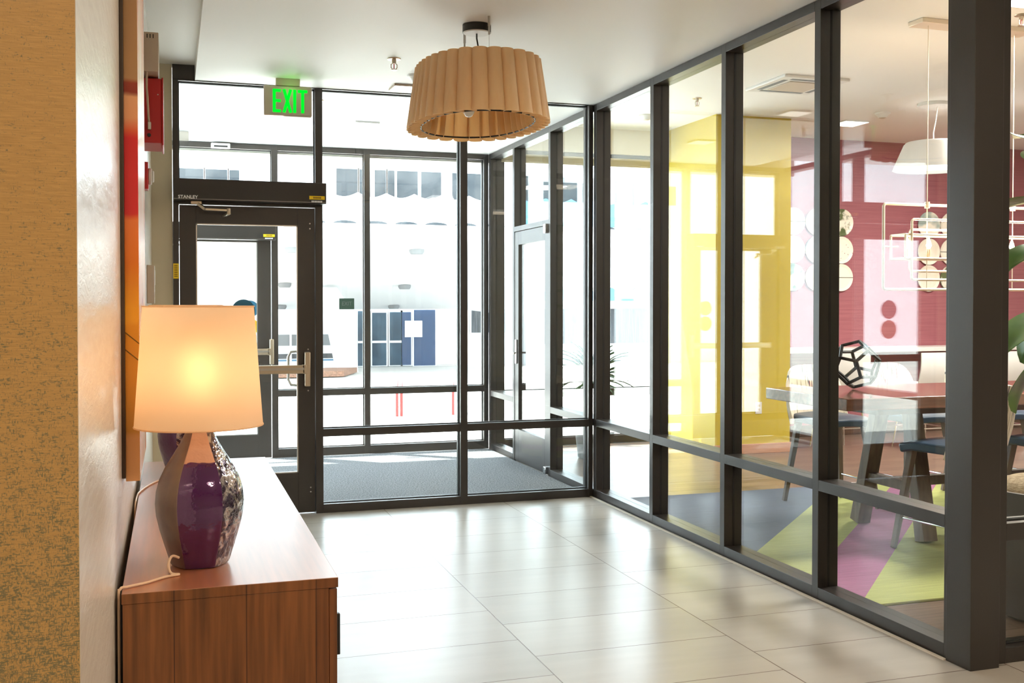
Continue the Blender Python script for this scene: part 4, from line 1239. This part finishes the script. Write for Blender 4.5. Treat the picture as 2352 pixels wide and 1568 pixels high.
# ledge and bar chairs at the maroon wall
ld = empty('counter_ledge', (8, 9.7, .93)); tag(ld, 'long white counter ledge along the maroon wall', 'counter')
bx(-2.23, 2.55, -.20, .229, 0, .045).build('ledge_top', M['white'], ld, .004)
for x in (-2.1, -.9, .3, 1.5, 2.4): MB().bar((x, .2, -.25), (x, -.1, 0), .03, .03).build('bracket', M['white'], ld)
def make_bar():
    r = empty('bar_chair', (0, 0, 0)); tag(r, 'bar chair', 'bar chair', 'white bar chairs at the ledge')
    def sh(u, v):
        x = (u - .5) * .40
        if v < .5:
            t = v / .5; return (x, .19 - .36 * t, .64 + .01 * math.cos(PI * t))
        t = (v - .5) / .5; return (x, -.17 - .05 * t - .02 * math.sin(PI * t), .64 + .33 * t)
    MB().sheet(sh, 8, 16, .012).build('seat_shell', M['white'], r)
    for sx in (-1, 1):
        for sy in (-1, 1): MB().tube([(sx * .2, sy * .2, .001), (sx * .13, sy * .12, .63)], .009, 8).build('leg', M['chrome'], r)
    MB().tube([(-.18, -.18, .22), (.18, -.18, .22), (.18, .18, .22), (-.18, .18, .22)], .007, 8, closed=True).build('foot_ring', M['chrome'], r)
    return r
bp = make_bar()
for i, (x, lb) in enumerate(((6.83, 'white moulded bar chair in line with the black polyhedron ornament, at the ledge'), (7.15, 'x'), (8.06, 'white moulded bar chair at the ledge beside the dark corner post'), (8.9, 'white moulded bar chair at the right end of the ledge'))):
    if i == 0: lb = 'leftmost white moulded bar chair at the ledge'; x = 6.35
    if i == 1: lb = 'white moulded bar chair standing behind the streaked stool backrest'
    o = bp if i == 0 else copy_tree(bp)
    o.location = (x, 8.75 if i else 9.0, 0); o['label'] = lb

# round wall plates
names = ['plate with a thin dark line across it', 'plain cream plate', 'plate marbled in green', 'plain cream plate', 'plate with a pale grey wave', 'plate with small dark red marks', 'plate with a grey green blotch', 'plain cream plate', 'plate crossed by a thin line']
rows = ['top', 'middle', 'bottom']; cols = ['left', 'centre', 'right']
for cl, (xc, nm) in enumerate(((6.70, 'left'), (8.32, 'right'))):
    for rr in range(3):
        for cc in range(3 if cl == 0 else 2):
            x = xc + (cc - 1) * .306 + (0.153 if cl else 0)
            z = 2.34 - rr * .302
            k = (rr * 3 + cc + (4 if cl else 0)) % 9
            r = empty('wall_plate', (x, 9.93, z))
            colw = cols[cc] if cl == 0 else ('left', 'right')[cc]
            tag(r, names[k] + ', ' + rows[rr] + ' ' + colw + ' of the ' + nm + ' cluster', 'wall plate', 'round plates on the maroon wall')
            n = 40; m = MB()
            prof = [(.149, -.028), (.150, -.020), (.130, -.012), (.06, -.004), (.05, 0)]
            vs = []; fs = []
            for (ra, yy) in [(.118, -.020)] + prof:
                for j in range(n):
                    a = 2 * PI * j / n; vs.append((ra * math.cos(a), yy, ra * math.sin(a)))
            for i in range(len(prof)):
                for j in range(n): fs.append((i * n + j, i * n + (j + 1) % n, (i + 1) * n + (j + 1) % n, (i + 1) * n + j))
            fs.append(tuple(range(n)))
            fs.append(tuple(reversed([len(prof) * n + j for j in range(n)])))
            m.add(vs, fs).build('plate_disc', PLATE[k], r)

# outlet on the yellow pier
so = empty('wall_outlet', (5.40, 8.95, .44)); tag(so, 'white outlet plate low on the yellow pier', 'outlet')
bx(-.035, .035, -.006, 0, -.057, .057).build('outlet_plate', M['white'], so, .002)
for z in (-.028, .010): bx(-.016, .016, -.0075, -.006, z, z + .024).build('socket', M['putty'], so, .001)

# fiddle leaf fig in charcoal planter
pl = empty('fiddle_leaf_fig', (3.91, 3.86, 0)); tag(pl, 'fiddle leaf fig in a charcoal planter right of the corner post', 'plant')
MB().lathe([(.24, .001), (.27, .02), (.33, .30), (.335, .60), (.315, .60), (.31, .56)], n=40).build('planter', M['planter'], pl)
MB().lathe([(.30, .56), (.28, .60), (.2, .635), (.08, .65), (.01, .652)], n=40).build('moss_topping', M['moss'], pl)
MB().tube([(.02, 0, .58), (.0, .01, .95), (.04, -.01, 1.35), (.02, .02, 1.8), (.06, 0, 2.2)], .02, 10, r2=.010).build('trunk', M['bark'], pl)
def leaf(p, az, tilt, Ls, Wd):
    def fn(u, v):
        wv = Wd * math.sin(PI * min(1, v * .93 + .05)) ** .75 * (.72 + .38 * v)
        a = (u - .5) * 2
        x = a * wv; y = Ls * v + .05
        z = .035 * math.sin(PI * v * 1.1) - .03 * v * v + .02 * abs(a) + .008 * math.sin(9 * v) * a * a
        return (x, y, z)
    m = MB().sheet(fn, 8, 12, .0025)
    m.tube([(0, -.04, 0), (0, .06, .005), (0, Ls * .5, .036)], .005, 6)
    rot = Matrix.Translation(Vector(p)) @ Matrix.Rotation(az, 4, 'Z') @ Matrix.Rotation(tilt, 4, 'X')
    m.v = [tuple(rot @ Vector(v)) for v in m.v]
    return m
rnd = random.Random(3)
lv = [(1.70, 100, -10), (1.52, 60, -60), (1.62, 130, 5), (1.42, 95, -25), (1.32, 110, -75), (1.36, 60, -95), (1.85, 80, 10), (2.0, 120, 20), (1.22, 30, -50), (1.9, 20, 0), (1.6, -40, -20), (1.45, -90, -30), (1.75, -120, 0), (2.1, -10, 30), (2.15, 150, 35), (1.3, 170, -30)]
for (z, az, tl) in lv:
    leaf((.02 + rnd.uniform(-.01, .01), 0, z), R(az), R(tl), rnd.uniform(.30, .36), rnd.uniform(.11, .135)).build('leaf', M['leaf'], pl)

# yucca in pale pot by the street window
yu = empty('yucca_plant', (3.74, 9.15, 0)); tag(yu, 'spiky yucca in a pale grey pot by the dining window', 'plant')
MB().lathe([(.12, .001), (.13, .02), (.17, .40), (.18, .42), (.16, .42), (.155, .39)], n=32).build('pot', M['greypot'], yu)
MB().lathe([(.155, .38), (.1, .40), (.01, .405)], n=24).build('soil', M['bark'], yu)
MB().tube([(0, 0, .38), (.01, 0, .72)], .025, 10).build('trunk', M['bark'], yu)
rn = random.Random(5)
for i in range(60):
    az = rn.uniform(0, 2 * PI); el = rn.uniform(-.1, 1.45); ln = rn.uniform(.32, .46)
    def fn(u, v, az=az, el=el, ln=ln):
        w_ = .026 * (1 - v) ** .6 * (.6 + .4 * min(1, v * 5)); a = (u - .5) * 2
        r_ = ln * v; e = el - .35 * v * v
        x = r_ * math.cos(e); z = r_ * math.sin(e) + .01 * abs(a)
        return (x * math.cos(az) - a * w_ * math.sin(az), x * math.sin(az) + a * w_ * math.cos(az), .70 + z)
    MB().sheet(fn, 2, 7, .002).build('leaf', M['yucca'], yu)

# ================================================================ OUTSIDE
def gz(y): return -.02 - .03 * (y - 10.2)
g = MB().add([(-40, 10.2, -.02), (60, 10.2, -.02), (60, 60, gz(60)), (-40, 60, gz(60)), (-40, 10.2, -.5), (60, 10.2, -.5), (60, 60, gz(60) - .5), (-40, 60, gz(60) - .5)],
             [(0, 1, 2, 3), (7, 6, 5, 4), (4, 5, 1, 0), (5, 6, 2, 1), (6, 7, 3, 2), (7, 4, 0, 3)])
M['concrete'] = pbr('pale_concrete', (0.50, 0.49, 0.47), 0.85, vary=(.7, (0.44, 0.43, 0.41)), bump=(8, .2))
struct('ground', g, M['concrete'], 'sunlit pale concrete forecourt and street', smooth=0)

# opposite building
YB = 38.0
bl = empty('office_building', (8, YB, gz(YB))); tag(bl, 'white two storey building with scalloped fascia across the street', 'building')
def fo(mb, nm, mat, bev=0, par=None, **k):
    o = mb.build(nm, mat, par or bl, bev, **k)
    if par is None: o.location = -Vector(bl.location)
    return o
fo(bx(-16, 36, YB, YB + 9, -1.2, 6.75), 'main_wall', M['facade'], smooth=0)
wins = [(-13, -11.2), (-9.2, -7.4), (-5.6, -3.8), (-2.0, -.9), (.25, 1.05), (1.12, 1.85), (1.92, 2.25), (5.63, 6.40), (6.46, 6.85), (7.02, 7.44), (7.5, 7.75), (7.84, 8.62), (8.74, 9.50), (9.92, 10.35), (10.5, 11.1), (12.3, 13.0), (13.1, 13.9), (14.3, 14.9), (15.3, 16.1), (16.5, 17.3), (18.2, 19.2), (20, 21), (22.2, 23.6), (25, 26.5), (28, 30)]
for a, b in wins:
    z0, z1 = (5.15, 6.30) if a > 3 else (5.35, 6.1)
    f_ = fo(bx(a - .05, b + .05, YB - .05, YB + .0, z0 - .05, z1 + .05), 'window', M['facade'], smooth=0)
    f_.data.transform(Matrix.Identity(4))
    bx(a, b, YB - .06, YB - .05, z0, z1).build('pane', M['farglass'], f_, smooth=0)
# scalloped fascia in front of the upper windows
def scallop(x0, x1, zb, zt, amp, pitch, y, th, nm, mat):
    pts = [(x1, zb), (x0, zb)] ; n = int((x1 - x0) / pitch)
    top = []
    for i in range(n):
        for k in range(8):
            t = k / 8; top.append((x0 + (i + t) * pitch, zt - amp * math.sin(PI * t)))
    top.append((x0 + n * pitch, zt)); 
    if top[-1][0] < x1: top.append((x1, zt))
    m = MB().prism(pts + top, 'y', y, y + th)
    return fo(m, nm, mat, smooth=0)
scallop(3.2, 12.2, 4.36, 5.38, .16, 1.02, YB - .9, .12, 'scalloped_fascia', M['facade'])
scallop(12.3, 30, 4.36, 5.38, .16, 1.02, YB - .9, .12, 'scalloped_fascia', M['skyblue'])
fo(bx(-4, 3.2, YB - .9, YB - .78, 4.36, 5.2), 'plain_fascia', M['facade'], smooth=0)
for i in range(24):
    x = 3.6 + i * 1.1
    m = MB().prism([(x + .42 * math.cos(PI * k / 10), 4.28 + .10 * math.sin(PI * k / 10)) for k in range(11)][::-1], 'y', YB - .93, YB - .90)
    fo(m, 'arched_vent', M['farglass'], smooth=0)
# ribs between the fascia panels
for i in range(14): fo(bx(12.3 + i * 1.3, 12.36 + i * 1.3, YB - .96, YB - .9, 1.7, 6.5), 'fin', M['facade'], smooth=0)
scallop(11.6, 34, 1.55, 2.05, .18, 1.02, YB - 1.6, .12, 'lower_awning', M['skyblue'])
fo(bx(11.6, 34, YB - 1.6, YB, 2.05, 2.12), 'awning_roof', M['facade'], smooth=0)
# curved porch roof sweeping down to the entrance
def vault(u, v):
    y = 25 + 12.6 * v; z = 3.12 - 1.75 * v ** 1.4
    x = .5 + 11.0 * u
    z -= .9 * max(0, abs(u - .5) * 2 - .72) ** 1.3
    return (x, y, z)
fo(MB().sheet(vault, 16, 16, .25), 'curved_porch_roof', M['facade'])
for (x, y) in ((2.9, 27.0), (3.3, 33.0), (6.1, 27.0), (7.1, 33.2), (7.5, 36.9), (3.55, 36.9)):
    z = 3.12 - 1.75 * ((y - 25) / 12.6) ** 1.4 - .13
    fo(MB().lathe([(.16, z - .12), (.2, z - .06), (.2, z + .02)], (x, y), n=20), 'porch_light', M['facade_grey'])
fo(MB().prism([(5.0, -1.1), (5.6, -1.1), (5.4, 1.2), (4.9, 1.95), (4.4, 1.95)][::-1], 'y', 33, 33.4), 'porch_leg', M['facade'])
fo(MB().prism([(11.0, -1.1), (11.5, -1.1), (11.45, 1.2), (10.9, 1.2)][::-1], 'y', 33, 33.4), 'porch_leg', M['facade'])
# blue entrance
for (a, b, mm, z0, z1) in ((6.38, 6.78, 'doorglass', -.8, 1.18), (6.90, 7.42, 'doorglass', -.8, 1.12), (7.55, 7.98, 'doorglass', -.8, 1.14), (8.0, 8.34, 'blue_paint', -.8, 1.14), (8.45, 9.25, 'blue_paint', -.83, 1.22)):
    d = fo(bx(a - .05, b + .05, YB - .12, YB, z0 - .03, z1 + .06), 'entrance_panel', M['facade'], smooth=0)
    bx(a, b, YB - .135, YB - .12, z0, z1).build('pane', M[mm], d, smooth=0)
    if mm == 'doorglass': bx(a, b, YB - .15, YB - .135, .02, .10).build('door_rail', M['facade'], d, smooth=0)
fo(bx(8.1, 8.75, YB - .17, YB - .14, .22, .82), 'notice', M['white'], smooth=0)
fo(bx(9.3, 10.55, YB - .06, YB, -.8, 1.24), 'brick_panel', M['brick'], smooth=0)
f_ = fo(bx(10.6, 12.3, YB - .06, YB, .30, 1.28), 'window', M['facade'], smooth=0)
bx(10.66, 12.2, YB - .08, YB - .06, .36, 1.22).build('pane', M['curtain'], f_, smooth=0)
for i in range(5):
    f_ = fo(bx(13.2 + i * 3, 15.0 + i * 3, YB - .06, YB, -.2, 1.35), 'window', M['facade'], smooth=0)
    bx(13.3 + i * 3, 14.9 + i * 3, YB - .08, YB - .06, -.1, 1.25).build('pane', M['curtain'], f_, smooth=0)
f_ = fo(bx(1.0, 2.25, YB - .06, YB, 2.95, 3.5), 'window', M['facade'], smooth=0)
bx(1.05, 2.2, YB - .08, YB - .06, 3.0, 3.46).build('pane', M['exitgreen'], f_, smooth=0)
# low rail and mulch bed
rl = empty('low_fence', (4.2, 35.5, gz(35.5))); tag(rl, 'low white fence with grey panels left of the blue entrance', 'fence')
inv = -Vector(rl.location)
def fr_(mb, nm, mat):
    o = mb.build(nm, mat, rl, 0, smooth=0); o.location = inv; return o
fr_(bx(.5, 5.3, 35.5, 35.55, .05, .42), 'grey_panel', M['facade_grey'])
fr_(bx(.5, 5.3, 35.45, 35.5, -.38, -.22), 'bottom_band', M['curtain'])
fr_(bx(.5, 5.3, 35.4, 35.5, -.46, -.41), 'blue_stripe', M['skyblue'])
for x in (.5, 2.1, 3.7, 5.25): fr_(bx(x, x + .06, 35.38, 35.45, -.76, .45), 'fence_post', M['facade'])
mu = MB()
def bed(u, v): 
    return (-2 + 7.4 * u - 0.9 * (1 - v), 29 + 3.2 * v, gz(29 + 3.2 * v) + .10 + .06 * math.sin(PI * u) * math.sin(PI * v))
mo = mu.sheet(bed, 12, 8, .15).build('mulch_bed', M['mulch'])
tag(mo, 'brown bark mulch bed across the street left of the porch', 'mulch bed')
# bike hoops
def hoop(x, y, lb):
    z = gz(y)
    d = Vector((x, y, 0)).normalized()
    def q(t, h): return (x + d.x * t, y + d.y * t, z + h)
    pts = [q(0, 0)] + [q(.30 - .30 * math.cos(a), .33 + .16 * math.sin(a)) for a in [PI * k / 12 for k in range(13)]] + [q(.6, 0)]
    o = MB().tube(pts, .022, 10).build('bike_hoop', M['red_paint'])
    tag(o, lb, 'bike rack', 'red bike hoops on the forecourt')
hoop(3.03, 14.7, 'left of the paired red bike hoops on the forecourt')
hoop(3.10, 14.72, 'right of the paired red bike hoops on the forecourt')
hoop(3.84, 14.65, 'single red bike hoop standing right of the pair')
